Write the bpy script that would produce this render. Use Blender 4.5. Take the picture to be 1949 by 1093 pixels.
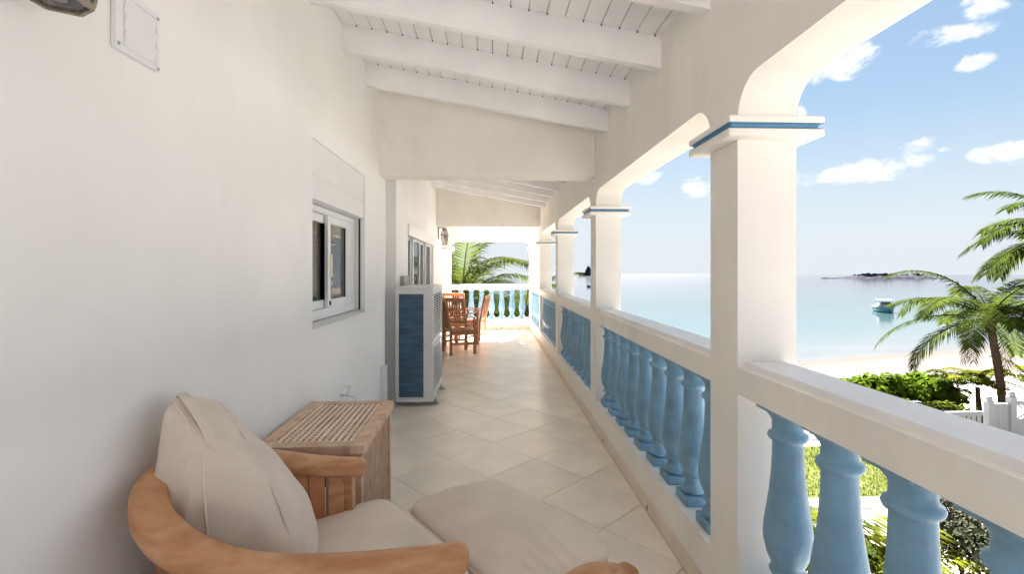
import bpy, math, random
from mathutils import Vector, Matrix, noise

sc = bpy.context.scene
for o in list(bpy.data.objects):
    bpy.data.objects.remove(o)
COL = sc.collection
R = math.radians
rnd = random.Random(11)

# ------------------------------------------------------------------ camera, sky, sun, exposure
EYE = 1.53                                   # eye height above the veranda floor
cam_d = bpy.data.cameras.new('camera')
cam = bpy.data.objects.new('camera', cam_d)
COL.objects.link(cam)
cam_d.sensor_fit = 'HORIZONTAL'
cam_d.sensor_width = 36.0
cam_d.lens = 920.0 / 1949.0 * 36.0
cam_d.shift_y = -31.5 / 1949.0
cam_d.clip_start = 0.05
cam_d.clip_end = 6000
cam.location = (0, 0, EYE)
cam.rotation_euler = (R(90), 0, -math.atan(38.5 / 920.0))
sc.camera = cam

SUN_AZ, SUN_EL = R(15), R(43)                # azimuth from +Y (along the veranda) towards +X (the sea side)
world = bpy.data.worlds.new('World')
sc.world = world
world.use_nodes = True
wn, wl = world.node_tree.nodes, world.node_tree.links
wn.clear()
w_out = wn.new('ShaderNodeOutputWorld')
w_bg = wn.new('ShaderNodeBackground')
w_bg.inputs['Strength'].default_value = 0.05
w_sky = wn.new('ShaderNodeTexSky')
w_sky.sky_type = 'NISHITA'
w_sky.sun_disc = False
w_sky.sun_elevation = SUN_EL
w_sky.sun_rotation = SUN_AZ
w_sky.altitude = 0
w_sky.air_density = 1.0
w_sky.dust_density = 0.15
w_sky.ozone_density = 2.5
w_tc = wn.new('ShaderNodeTexCoord')
w_sep = wn.new('ShaderNodeSeparateXYZ')
wl.new(w_tc.outputs['Generated'], w_sep.inputs[0])
w_max = wn.new('ShaderNodeMath'); w_max.operation = 'MAXIMUM'; w_max.inputs[1].default_value = 0.012
wl.new(w_sep.outputs['Z'], w_max.inputs[0])
w_cmb = wn.new('ShaderNodeCombineXYZ')
wl.new(w_sep.outputs['X'], w_cmb.inputs[0]); wl.new(w_sep.outputs['Y'], w_cmb.inputs[1]); wl.new(w_max.outputs[0], w_cmb.inputs[2])
wl.new(w_cmb.outputs[0], w_sky.inputs['Vector'])
# broken fair-weather cloud: ragged banks at given bearings, with more of the same out of view
def wmath(op, a, b=None, clamp=False):
    n = wn.new('ShaderNodeMath'); n.operation = op; n.use_clamp = clamp
    for k, v in enumerate((a, b)):
        if v is None: continue
        if isinstance(v, (int, float)): n.inputs[k].default_value = v
        else: wl.new(v, n.inputs[k])
    return n.outputs[0]
def wdot(vec):
    n = wn.new('ShaderNodeVectorMath'); n.operation = 'DOT_PRODUCT'; n.inputs[1].default_value = vec
    wl.new(w_tc.outputs['Generated'], n.inputs[0]); return n.outputs['Value']
w_map = wn.new('ShaderNodeMapping'); w_map.inputs['Scale'].default_value = (1, 1, 1.7)
wl.new(w_tc.outputs['Generated'], w_map.inputs[0])
w_n = wn.new('ShaderNodeTexNoise'); w_n.inputs['Scale'].default_value = 21.0; w_n.inputs['Detail'].default_value = 6; w_n.inputs['Roughness'].default_value = 0.62; w_n.inputs['Distortion'].default_value = 0.4
wl.new(w_map.outputs[0], w_n.inputs['Vector'])
w_ragged = wmath('MULTIPLY', wmath('SUBTRACT', w_n.outputs['Fac'], 0.5), 6.0)
def pix_dir(u, v):
    psi = math.atan(38.5 / 920.0); r = (u - 974.5) / 920.0
    return Vector((math.cos(psi) * r + math.sin(psi), -math.sin(psi) * r + math.cos(psi), -(v - 515.0) / 920.0)).normalized()
CLOUDS = [(pix_dir(u, v), hw * k * .84 / 920, hh * k * .84 / 920) for (u, v, hw, hh, k) in
          ((1600, 336, 120, 22, .72), (1655, 322, 70, 26, .7), (1748, 290, 38, 30, .7), (1583, 125, 75, 42, .66), (1640, 98, 42, 30, .6), (1812, 66, 70, 22, .62), (1872, 8, 40, 30, .62),
           (1856, 116, 40, 22, .55), (1915, 292, 60, 24, .7), (1800, 284, 24, 10, .6), (1335, 358, 44, 26, .75), (1232, 340, 40, 18, .7), (1525, 212, 14, 20, .6), (1860, 372, 40, 9, .5), (1380, 60, 80, 40, .7))]
_cr = random.Random(77)
for _ in range(4):
    _az = math.radians(_cr.uniform(75, 320)); _el = math.radians(_cr.uniform(9, 40))
    CLOUDS.append((Vector((math.sin(_az) * math.cos(_el), math.cos(_az) * math.cos(_el), math.sin(_el))), _cr.uniform(.06, .13), _cr.uniform(.02, .05)))
w_cov = None
for (c, ha, hb) in CLOUDS:
    rt = c.cross(Vector((0, 0, 1))).normalized(); up = rt.cross(c).normalized()
    du = wmath('MULTIPLY', wdot(rt), 1 / ha); dv = wmath('MULTIPLY', wdot(up), 1 / hb)
    d2 = wmath('ADD', wmath('MULTIPLY', du, du), wmath('MULTIPLY', dv, dv))
    front = wmath('GREATER_THAN', wdot(c), 0.3)
    m_ = wmath('ADD', wmath('SUBTRACT', -8.5, d2), wmath('MULTIPLY', front, 10.0))
    w_cov = m_ if w_cov is None else wmath('MAXIMUM', w_cov, m_)
w_cov = wmath('MAXIMUM', w_cov, -3.0)
w_dens = wmath('MULTIPLY', wmath('ADD', w_cov, w_ragged), 0.62, True)
w_cm = wn.new('ShaderNodeMapRange'); w_cm.interpolation_type = 'SMOOTHSTEP'; w_cm.inputs['To Max'].default_value = 0.95
wl.new(w_dens, w_cm.inputs['Value'])
w_mix = wn.new('ShaderNodeMixRGB')
w_mix.inputs['Color2'].default_value = (1.06, 1.08, 1.10, 1)
wl.new(w_cm.outputs[0], w_mix.inputs['Fac'])
w_gam = wn.new('ShaderNodeGamma'); w_gam.inputs['Gamma'].default_value = 0.33      # a hazy, evenly bright maritime sky
wl.new(w_sky.outputs[0], w_gam.inputs['Color'])
w_hsv = wn.new('ShaderNodeHueSaturation'); w_hsv.inputs['Saturation'].default_value = 1.9; w_hsv.inputs['Value'].default_value = 0.445
wl.new(w_gam.outputs[0], w_hsv.inputs['Color'])
# pale sea haze low over the horizon
w_hz = wn.new('ShaderNodeMapRange'); w_hz.inputs['From Min'].default_value = 0.0; w_hz.inputs['From Max'].default_value = 0.32
w_hz.inputs['To Min'].default_value = 0.92; w_hz.inputs['To Max'].default_value = 0.0; w_hz.interpolation_type = 'SMOOTHSTEP'
wl.new(w_max.outputs[0], w_hz.inputs['Value'])
w_hm = wn.new('ShaderNodeMixRGB'); w_hm.inputs['Color2'].default_value = (.74, .805, .875, 1)
wl.new(w_hz.outputs[0], w_hm.inputs['Fac']); wl.new(w_hsv.outputs[0], w_hm.inputs['Color1'])
wl.new(w_hm.outputs[0], w_mix.inputs['Color1'])
wl.new(w_mix.outputs[0], w_bg.inputs['Color'])
wl.new(w_bg.outputs[0], w_out.inputs[0])

sun_d = bpy.data.lights.new('sun', 'SUN')
sun_d.energy = 5.0
sun_d.angle = R(0.53)
sun_d.color = (1.0, 0.96, 0.95)
sun = bpy.data.objects.new('sun', sun_d)
COL.objects.link(sun)
sd = Vector((math.sin(SUN_AZ) * math.cos(SUN_EL), math.cos(SUN_AZ) * math.cos(SUN_EL), math.sin(SUN_EL)))
sun.rotation_euler = sd.to_track_quat('Z', 'Y').to_euler()
sun.location = (5, 20, 20)

sc.view_settings.view_transform = 'Standard'
sc.view_settings.look = 'None'
sc.view_settings.gamma = 1
sc.view_settings.exposure = 4.4
sc.render.engine = 'CYCLES'
sc.cycles.max_bounces = 12
sc.cycles.diffuse_bounces = 7
sc.cycles.transparent_max_bounces = 16
sc.cycles.sample_clamp_indirect = 6
sc.cycles.use_denoising = True
sc.cycles.caustics_reflective = False
sc.cycles.caustics_refractive = False

# ------------------------------------------------------------------ pixel helpers for laying out (real 3D points come out)
PSI = math.atan(38.5 / 920.0)
def ray(u, v):
    r = (u - 974.5) / 920.0
    return Vector((math.cos(PSI) * r + math.sin(PSI), -math.sin(PSI) * r + math.cos(PSI), -(v - 515.0) / 920.0))
def atZ(u, v, z):
    d = ray(u, v); t = (z - EYE) / d.z
    return Vector((0, 0, EYE)) + d * t
def atY(u, v, y):
    d = ray(u, v); return Vector((0, 0, EYE)) + d * (y / d.y)
def atX(u, v, x):
    d = ray(u, v); return Vector((0, 0, EYE)) + d * (x / d.x)

# ------------------------------------------------------------------ materials
MATS = {}
def node(nt, t, **kw):
    n = nt.nodes.new(t)
    for k, v in kw.items():
        setattr(n, k, v)
    return n
def mat(name, col, rough=0.6, var=0.06, scale=6.0, bump=0.0, bscale=60.0, stretch=(1, 1, 1), objrand=0.0, spec=0.4,
        metallic=0.0, col2=None, sheen=0.0, trans=0.0, detail=5.0, bdist=0.004):
    m = bpy.data.materials.new(name); m.use_nodes = True
    nt = m.node_tree; b = nt.nodes['Principled BSDF']; L = nt.links
    b.inputs['Roughness'].default_value = rough
    b.inputs['Metallic'].default_value = metallic
    b.inputs['Specular IOR Level'].default_value = spec
    tc = node(nt, 'ShaderNodeTexCoord')
    mp = node(nt, 'ShaderNodeMapping'); mp.inputs['Scale'].default_value = stretch
    L.new(tc.outputs['Object'], mp.inputs[0])
    n1 = node(nt, 'ShaderNodeTexNoise'); n1.inputs['Scale'].default_value = scale; n1.inputs['Detail'].default_value = detail
    L.new(mp.outputs[0], n1.inputs['Vector'])
    ramp = node(nt, 'ShaderNodeValToRGB')
    c2 = col2 if col2 else tuple(max(0, c * (1 - 2.2 * var)) for c in col)
    c1 = tuple(min(1, c * (1 + (0 if col2 else var))) for c in col)
    ramp.color_ramp.elements[0].position = 0.32; ramp.color_ramp.elements[0].color = (*c2, 1)
    ramp.color_ramp.elements[1].position = 0.66; ramp.color_ramp.elements[1].color = (*c1, 1)
    L.new(n1.outputs['Fac'], ramp.inputs[0])
    out = ramp.outputs['Color']
    if objrand:
        oi = node(nt, 'ShaderNodeObjectInfo')
        mr = node(nt, 'ShaderNodeMapRange'); mr.inputs['To Min'].default_value = 1 - objrand; mr.inputs['To Max'].default_value = 1 + objrand
        L.new(oi.outputs['Random'], mr.inputs['Value'])
        hs = node(nt, 'ShaderNodeHueSaturation')
        L.new(mr.outputs[0], hs.inputs['Value']); L.new(out, hs.inputs['Color'])
        out = hs.outputs['Color']
    L.new(out, b.inputs['Base Color'])
    if sheen:
        b.inputs['Sheen Weight'].default_value = sheen
    if trans:
        tl = node(nt, 'ShaderNodeBsdfTranslucent'); L.new(out, tl.inputs['Color'])
        mx = node(nt, 'ShaderNodeMixShader'); mx.inputs[0].default_value = trans
        L.new(b.outputs[0], mx.inputs[1]); L.new(tl.outputs[0], mx.inputs[2])
        L.new(mx.outputs[0], nt.nodes['Material Output'].inputs['Surface'])
    if bump:
        n2 = node(nt, 'ShaderNodeTexNoise'); n2.inputs['Scale'].default_value = bscale; n2.inputs['Detail'].default_value = 4
        L.new(mp.outputs[0], n2.inputs['Vector'])
        bp = node(nt, 'ShaderNodeBump'); bp.inputs['Strength'].default_value = bump; bp.inputs['Distance'].default_value = bdist
        L.new(n2.outputs['Fac'], bp.inputs['Height']); L.new(bp.outputs[0], b.inputs['Normal'])
    MATS[name] = m
    return m

mat('wall_plaster', (0.875, 0.868, 0.86), 0.75, 0.025, 1.3, 0.45, 14, bdist=0.004)
mat('cream_plaster', (0.875, 0.85, 0.79), 0.7, 0.03, 1.6, 0.35, 40, bdist=0.003)
mat('white_paint', (0.88, 0.88, 0.88), 0.5, 0.03, 3.0, 0.15, 60)
mat('plank_paint', (0.88, 0.88, 0.88), 0.5, 0.02, 3.0, 0.2, 50, stretch=(1, 0.15, 1), objrand=0.03)
mat('upvc', (0.80, 0.81, 0.82), 0.3, 0.01, 3.0)
mat('blue_paint', (0.205, 0.375, 0.515), 0.42, 0.08, 9.0, 0.5, 35, objrand=0.05, bdist=0.006)
mat('blue_band', (0.14, 0.33, 0.50), 0.4, 0.05, 9.0)
mat('tile', (0.90, 0.815, 0.70), 0.26, 0.035, 2.2, 0.15, 25, objrand=0.05, bdist=0.002)
mat('grout', (0.28, 0.23, 0.175), 0.9, 0.1, 20)
mat('skirting_tile', (0.76, 0.665, 0.56), 0.4, 0.05, 4.0, objrand=0.04)
mat('dark', (0.02, 0.018, 0.015), 0.9, 0.1, spec=0.0)
mat('teak', (0.50, 0.205, 0.08), 0.42, 0.1, 14, 0.25, 90, stretch=(1, 1, 1), objrand=0.10, col2=(0.36, 0.135, 0.05))
mat('teak_dining', (0.46, 0.215, 0.10), 0.42, 0.1, 14, 0.25, 90, objrand=0.12, col2=(0.32, 0.135, 0.055))
mat('teak_light', (0.61, 0.335, 0.17), 0.36, 0.1, 7, 0.2, 60, stretch=(1, 1.6, 5), col2=(0.44, 0.195, 0.082), objrand=0.06)
mat('teak_weathered', (0.74, 0.55, 0.40), 0.6, 0.1, 16, 0.4, 80, col2=(0.58, 0.37, 0.23), objrand=0.12)
mat('teak_gap_shade', (0.14, 0.06, 0.03), 0.8, 0.1, 12, 0.25, 70, col2=(0.08, 0.035, 0.018), objrand=0.10, spec=0.0)  # near-black tone painting the shade in the side table's gaps
mat('fabric', (0.72, 0.625, 0.53), 0.85, 0.05, 3.5, 0.25, 420, sheen=0.25, spec=0.2, bdist=0.0015)
mat('piping', (0.75, 0.645, 0.545), 0.85, 0.05, 8)
mat('ac_white', (0.78, 0.78, 0.77), 0.4, 0.02, 4)
mat('galvanised', (0.42, 0.42, 0.42), 0.4, 0.1, 10, metallic=0.6)
mat('grey_box', (0.42, 0.41, 0.39), 0.5, 0.05, 6)
mat('chrome', (0.75, 0.75, 0.76), 0.18, 0.02, 6, metallic=0.9)
mat('bronze', (0.30, 0.255, 0.20), 0.42, 0.2, 20, metallic=0.6)
mat('room', (0.10, 0.095, 0.085), 0.9, 0.1, 2)
mat('rubber', (0.025, 0.025, 0.027), 0.6, 0.1)
mat('roofing', (0.45, 0.43, 0.40), 0.8, 0.1, 4)
mat('sand', (0.34, 0.315, 0.30), 0.9, 0.05, 0.8, 0.4, 3.0, bdist=0.05, spec=0.0)
mat('lawn', (0.0336, 0.0416, 0.0096), 0.9, 0.1, 1.6, 0.6, 30, col2=(0.0480, 0.0496, 0.0176), bdist=0.03, spec=0.0)
mat('dry_grass', (0.25, 0.235, 0.215), 0.9, 0.1, 1.2, 0.6, 14, col2=(0.07, 0.075, 0.03), bdist=0.03, spec=0.0)
mat('grass_blade', (0.0360, 0.0480, 0.0080), 0.7, 0.15, 3, trans=0.35, spec=0.0)
mat('bounce_grey', (0.088, 0.083, 0.081), 0.95, 0.1, 1.0, 0.4, 6, bdist=0.03, spec=0.0)  # tone set for light bounced from the unseen ground behind the viewer
mat('bounce_cut_dark', (0.07, 0.061, 0.056), 0.95, 0.2, 3, 0.6, 12, bdist=0.03, spec=0.0)  # dark tone limiting bounce from the unseen strip beside the house
mat('gravel', (0.0560, 0.0520, 0.0560), 0.9, 0.2, 8, 0.8, 25, bdist=0.03, spec=0.0)
mat('paving', (0.0572, 0.0520, 0.0478), 0.85, 0.08, 3, 0.3, 25, spec=0.0)
mat('red_paving', (0.0800, 0.0360, 0.0256), 0.8, 0.1, 6, 0.3, 20, spec=0.0)
mat('trunk', (0.1120, 0.0760, 0.0560), 0.85, 0.2, 7, 0.9, 22, stretch=(1, 1, 4), col2=(0.0600, 0.0400, 0.0288), bdist=0.03, spec=0.0)
mat('frond', (0.040, 0.056, 0.009), 0.5, 0.2, 1.3, objrand=0.25, col2=(0.016, 0.026, 0.005), trans=0.38, spec=0.0)
mat('frond_lit', (0.0384, 0.0496, 0.0087), 0.5, 0.2, 1.3, objrand=0.25, col2=(0.0174, 0.0248, 0.0050), trans=0.45, spec=0.0)
mat('frond_yellow', (0.095, 0.100, 0.010), 0.5, 0.2, 1.3, objrand=0.15, col2=(0.0360, 0.0480, 0.0048), trans=0.4, spec=0.0)
mat('frond_dead', (0.0440, 0.0256, 0.0144), 0.8, 0.2, 3, objrand=0.2, spec=0.0)
mat('rachis', (0.0440, 0.0440, 0.0144), 0.5, 0.2, 3, spec=0.0)
mat('leaf', (0.0645, 0.0988, 0.0083), 0.45, 0.2, 3.0, col2=(0.0229, 0.0437, 0.0042), trans=0.3, spec=0.0)
mat('leaf_grey', (0.0440, 0.0480, 0.0304), 0.6, 0.2, 5.0, col2=(0.0160, 0.0192, 0.0112), trans=0.2, spec=0.0)
mat('leaf_low', (0.0720, 0.0816, 0.0115), 0.5, 0.2, 4.0, col2=(0.0173, 0.0269, 0.0038), trans=0.3, spec=0.0)
mat('stem', (0.04, 0.028, 0.02), 0.9, 0.2, 8, spec=0.0)
mat('vinyl', (0.2856, 0.2856, 0.3060), 0.35, 0.02, 4)
mat('teal_hull', (0.0080, 0.2000, 0.2400), 0.35, 0.08, 3)
mat('boat_white', (0.2800, 0.2880, 0.3040), 0.4, 0.03, 3)
mat('boat_glass', (0.03, 0.035, 0.045), 0.1, 0.05, 3)
mat('ship_grey', (0.0440, 0.0480, 0.0680), 0.7, 0.15, 0.6, spec=0.0)
mat('rock', (0.0240, 0.0240, 0.0288), 0.9, 0.25, 0.15, 0.8, 0.4, bdist=0.8, spec=0.0)
mat('scrub', (0.0144, 0.0176, 0.0160), 0.9, 0.3, 0.3, 0.8, 0.8, bdist=0.5, spec=0.0)
mat('far_house', (0.0800, 0.0800, 0.0840), 0.7, 0.05, 1, spec=0.0)
mat('paper', (0.70, 0.66, 0.45), 0.8, 0.03, 4)

def wear(m, dark, scale, lo, hi):
    nt = MATS[m].node_tree; L = nt.links; b = nt.nodes['Principled BSDF']
    src = b.inputs['Base Color'].links[0].from_socket
    tc = node(nt, 'ShaderNodeTexCoord'); oi = node(nt, 'ShaderNodeObjectInfo')
    ad = node(nt, 'ShaderNodeVectorMath', operation='ADD'); L.new(tc.outputs['Object'], ad.inputs[0]); L.new(oi.outputs['Random'], ad.inputs[1])
    sc_ = node(nt, 'ShaderNodeVectorMath', operation='MULTIPLY'); sc_.inputs[1].default_value = (1, 1, .35); L.new(ad.outputs[0], sc_.inputs[0])
    n1 = node(nt, 'ShaderNodeTexNoise'); n1.inputs['Scale'].default_value = scale; n1.inputs['Detail'].default_value = 8; n1.inputs['Roughness'].default_value = .7
    L.new(sc_.outputs[0], n1.inputs['Vector'])
    r = node(nt, 'ShaderNodeValToRGB'); r.color_ramp.elements[0].position = lo; r.color_ramp.elements[1].position = hi
    L.new(n1.outputs['Fac'], r.inputs[0])
    mx = node(nt, 'ShaderNodeMixRGB'); mx.inputs['Color2'].default_value = (*dark, 1)
    L.new(r.outputs[0], mx.inputs['Fac']); L.new(src, mx.inputs['Color1']); L.new(mx.outputs[0], b.inputs['Base Color'])
wear('blue_paint', (0.07, 0.12, 0.16), 11.0, .64, .72)
wear('cream_plaster', (0.79, 0.745, 0.665), 3.0, .52, .78)
wear('wall_plaster', (0.83, 0.815, 0.80), 1.6, .50, .80)
wear('tile', (0.78, 0.685, 0.57), 3.0, .50, .85)
def dim_and_wet_beach():  # open beach darkened in colour against sun clipping, plus real wet band at the water
    nt = MATS['sand'].node_tree; L = nt.links; b = nt.nodes['Principled BSDF']; src = b.inputs['Base Color'].links[0].from_socket
    tc = node(nt, 'ShaderNodeTexCoord'); sp = node(nt, 'ShaderNodeSeparateXYZ'); L.new(tc.outputs['Object'], sp.inputs[0])
    m1 = node(nt, 'ShaderNodeMath', operation='MULTIPLY_ADD'); m1.inputs[1].default_value = -0.28; L.new(sp.outputs['X'], m1.inputs[0]); L.new(sp.outputs['Y'], m1.inputs[2])
    nz = node(nt, 'ShaderNodeTexNoise'); nz.inputs['Scale'].default_value = .35; nz.inputs['Detail'].default_value = 4; L.new(tc.outputs['Object'], nz.inputs['Vector'])
    m2 = node(nt, 'ShaderNodeMath', operation='MULTIPLY_ADD'); m2.inputs[1].default_value = 3.0; L.new(nz.outputs['Fac'], m2.inputs[0]); L.new(m1.outputs[0], m2.inputs[2])
    r1 = node(nt, 'ShaderNodeMapRange'); r1.inputs['From Min'].default_value = 14.5; r1.inputs['From Max'].default_value = 17.0; L.new(m2.outputs[0], r1.inputs['Value'])
    mx = node(nt, 'ShaderNodeMixRGB'); mx.inputs['Color2'].default_value = (0.054, 0.048, 0.0435, 1); L.new(r1.outputs[0], mx.inputs['Fac']); L.new(src, mx.inputs['Color1'])
    r2 = node(nt, 'ShaderNodeMapRange'); r2.inputs['From Min'].default_value = 22.6; r2.inputs['From Max'].default_value = 25.0; L.new(m2.outputs[0], r2.inputs['Value'])
    m3 = node(nt, 'ShaderNodeMixRGB'); m3.inputs['Color2'].default_value = (0.044, 0.039, 0.035, 1); L.new(r2.outputs[0], m3.inputs['Fac']); L.new(mx.outputs[0], m3.inputs['Color1'])
    L.new(m3.outputs[0], b.inputs['Base Color'])
dim_and_wet_beach()
def glass_mat():
    m = bpy.data.materials.new('window_glass'); m.use_nodes = True
    nt = m.node_tree; nt.nodes.clear(); L = nt.links
    o = node(nt, 'ShaderNodeOutputMaterial')
    t = node(nt, 'ShaderNodeBsdfTransparent'); t.inputs[0].default_value = (0.72, 0.75, 0.74, 1)
    g = node(nt, 'ShaderNodeBsdfGlossy'); g.inputs['Roughness'].default_value = 0.015; g.inputs[0].default_value = (0.9, 0.9, 0.9, 1)
    f = node(nt, 'ShaderNodeFresnel'); f.inputs[0].default_value = 1.65
    mx = node(nt, 'ShaderNodeMixShader')
    L.new(f.outputs[0], mx.inputs[0]); L.new(t.outputs[0], mx.inputs[1]); L.new(g.outputs[0], mx.inputs[2]); L.new(mx.outputs[0], o.inputs[0])
    MATS['window_glass'] = m
glass_mat()

def coil_mat():
    m = mat('coil_blue', (0.075, 0.145, 0.225), 0.35, 0.15, 4.0, metallic=0.15, stretch=(1, 1, 6))
    nt = m.node_tree; L = nt.links; b = nt.nodes['Principled BSDF']
    tc = node(nt, 'ShaderNodeTexCoord')
    w = node(nt, 'ShaderNodeTexWave'); w.bands_direction = 'Z'; w.inputs['Scale'].default_value = 26; w.inputs['Distortion'].default_value = 0.6; w.inputs['Detail'].default_value = 2
    L.new(tc.outputs['Object'], w.inputs['Vector'])
    bp = node(nt, 'ShaderNodeBump'); bp.inputs['Strength'].default_value = 0.5; bp.inputs['Distance'].default_value = 0.004
    L.new(w.outputs['Fac'], bp.inputs['Height']); L.new(bp.outputs[0], b.inputs['Normal'])
coil_mat()

def water_mat():
    m = bpy.data.materials.new('sea_water'); m.use_nodes = True
    nt = m.node_tree; L = nt.links; b = nt.nodes['Principled BSDF']
    tc = node(nt, 'ShaderNodeTexCoord')
    sp = node(nt, 'ShaderNodeSeparateXYZ'); L.new(tc.outputs['Object'], sp.inputs[0])
    # distance off the shore line  d = y - 0.28 x - 25
    m1 = node(nt, 'ShaderNodeMath', operation='MULTIPLY_ADD'); m1.inputs[1].default_value = -0.28; L.new(sp.outputs['X'], m1.inputs[0]); L.new(sp.outputs['Y'], m1.inputs[2])
    m2 = node(nt, 'ShaderNodeMath', operation='SUBTRACT'); m2.inputs[1].default_value = 25.0; L.new(m1.outputs[0], m2.inputs[0])
    mp = node(nt, 'ShaderNodeMapping'); mp.inputs['Rotation'].default_value = (0, 0, -math.atan(0.28)); mp.inputs['Scale'].default_value = (0.05, 0.35, 1)
    L.new(tc.outputs['Object'], mp.inputs[0])
    nz = node(nt, 'ShaderNodeTexNoise'); nz.inputs['Scale'].default_value = 1.0; nz.inputs['Detail'].default_value = 4; L.new(mp.outputs[0], nz.inputs['Vector'])
    m3 = node(nt, 'ShaderNodeMath', operation='MULTIPLY_ADD'); m3.inputs[1].default_value = 9.0; L.new(nz.outputs['Fac'], m3.inputs[0]); L.new(m2.outputs[0], m3.inputs[2])
    mr = node(nt, 'ShaderNodeMapRange'); mr.inputs['From Min'].default_value = 0; mr.inputs['From Max'].default_value = 160; L.new(m3.outputs[0], mr.inputs['Value'])
    cr = node(nt, 'ShaderNodeValToRGB'); e = cr.color_ramp.elements
    e[0].position = 0.018; e[0].color = (0.042, 0.041, 0.040, 1)
    e[1].position = 1.0; e[1].color = (0.004, 0.007, 0.013, 1)
    for p, c in ((0.05, (0.033, 0.039, 0.038, 1)), (0.12, (0.019, 0.033, 0.034, 1)), (0.30, (0.010, 0.020, 0.023, 1)), (0.6, (0.006, 0.011, 0.017, 1))):
        x = e.new(p); x.color = c
    L.new(mr.outputs[0], cr.inputs[0])
    # foam lines near the shore
    mp2 = node(nt, 'ShaderNodeMapping'); mp2.inputs['Rotation'].default_value = (0, 0, -math.atan(0.28)); mp2.inputs['Scale'].default_value = (0.07, 0.9, 1)
    L.new(tc.outputs['Object'], mp2.inputs[0])
    nf = node(nt, 'ShaderNodeTexNoise'); nf.inputs['Scale'].default_value = 1.0; nf.inputs['Detail'].default_value = 6; L.new(mp2.outputs[0], nf.inputs['Vector'])
    rf = node(nt, 'ShaderNodeValToRGB'); rf.color_ramp.elements[0].position = 0.56; rf.color_ramp.elements[1].position = 0.64; L.new(nf.outputs['Fac'], rf.inputs[0])
    ms = node(nt, 'ShaderNodeMapRange'); ms.inputs['From Min'].default_value = 9; ms.inputs['From Max'].default_value = 0; L.new(m2.outputs[0], ms.inputs['Value'])
    mm = node(nt, 'ShaderNodeMath', operation='MULTIPLY'); L.new(rf.outputs[0], mm.inputs[0]); L.new(ms.outputs[0], mm.inputs[1])
    mx = node(nt, 'ShaderNodeMixRGB'); mx.inputs['Color2'].default_value = (0.045, 0.045, 0.045, 1); L.new(mm.outputs[0], mx.inputs['Fac']); L.new(cr.outputs[0], mx.inputs['Color1'])
    L.new(mx.outputs[0], b.inputs['Base Color'])
    b.inputs['Roughness'].default_value = 0.10
    b.inputs['IOR'].default_value = 1.33
    n3 = node(nt, 'ShaderNodeTexNoise'); n3.inputs['Scale'].default_value = 0.9; n3.inputs['Detail'].default_value = 5
    L.new(tc.outputs['Object'], n3.inputs['Vector'])
    bp = node(nt, 'ShaderNodeBump'); bp.inputs['Strength'].default_value = 0.22; bp.inputs['Distance'].default_value = 0.05
    L.new(n3.outputs['Fac'], bp.inputs['Height']); L.new(bp.outputs[0], b.inputs['Normal'])
    MATS['sea_water'] = m
water_mat()

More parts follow.
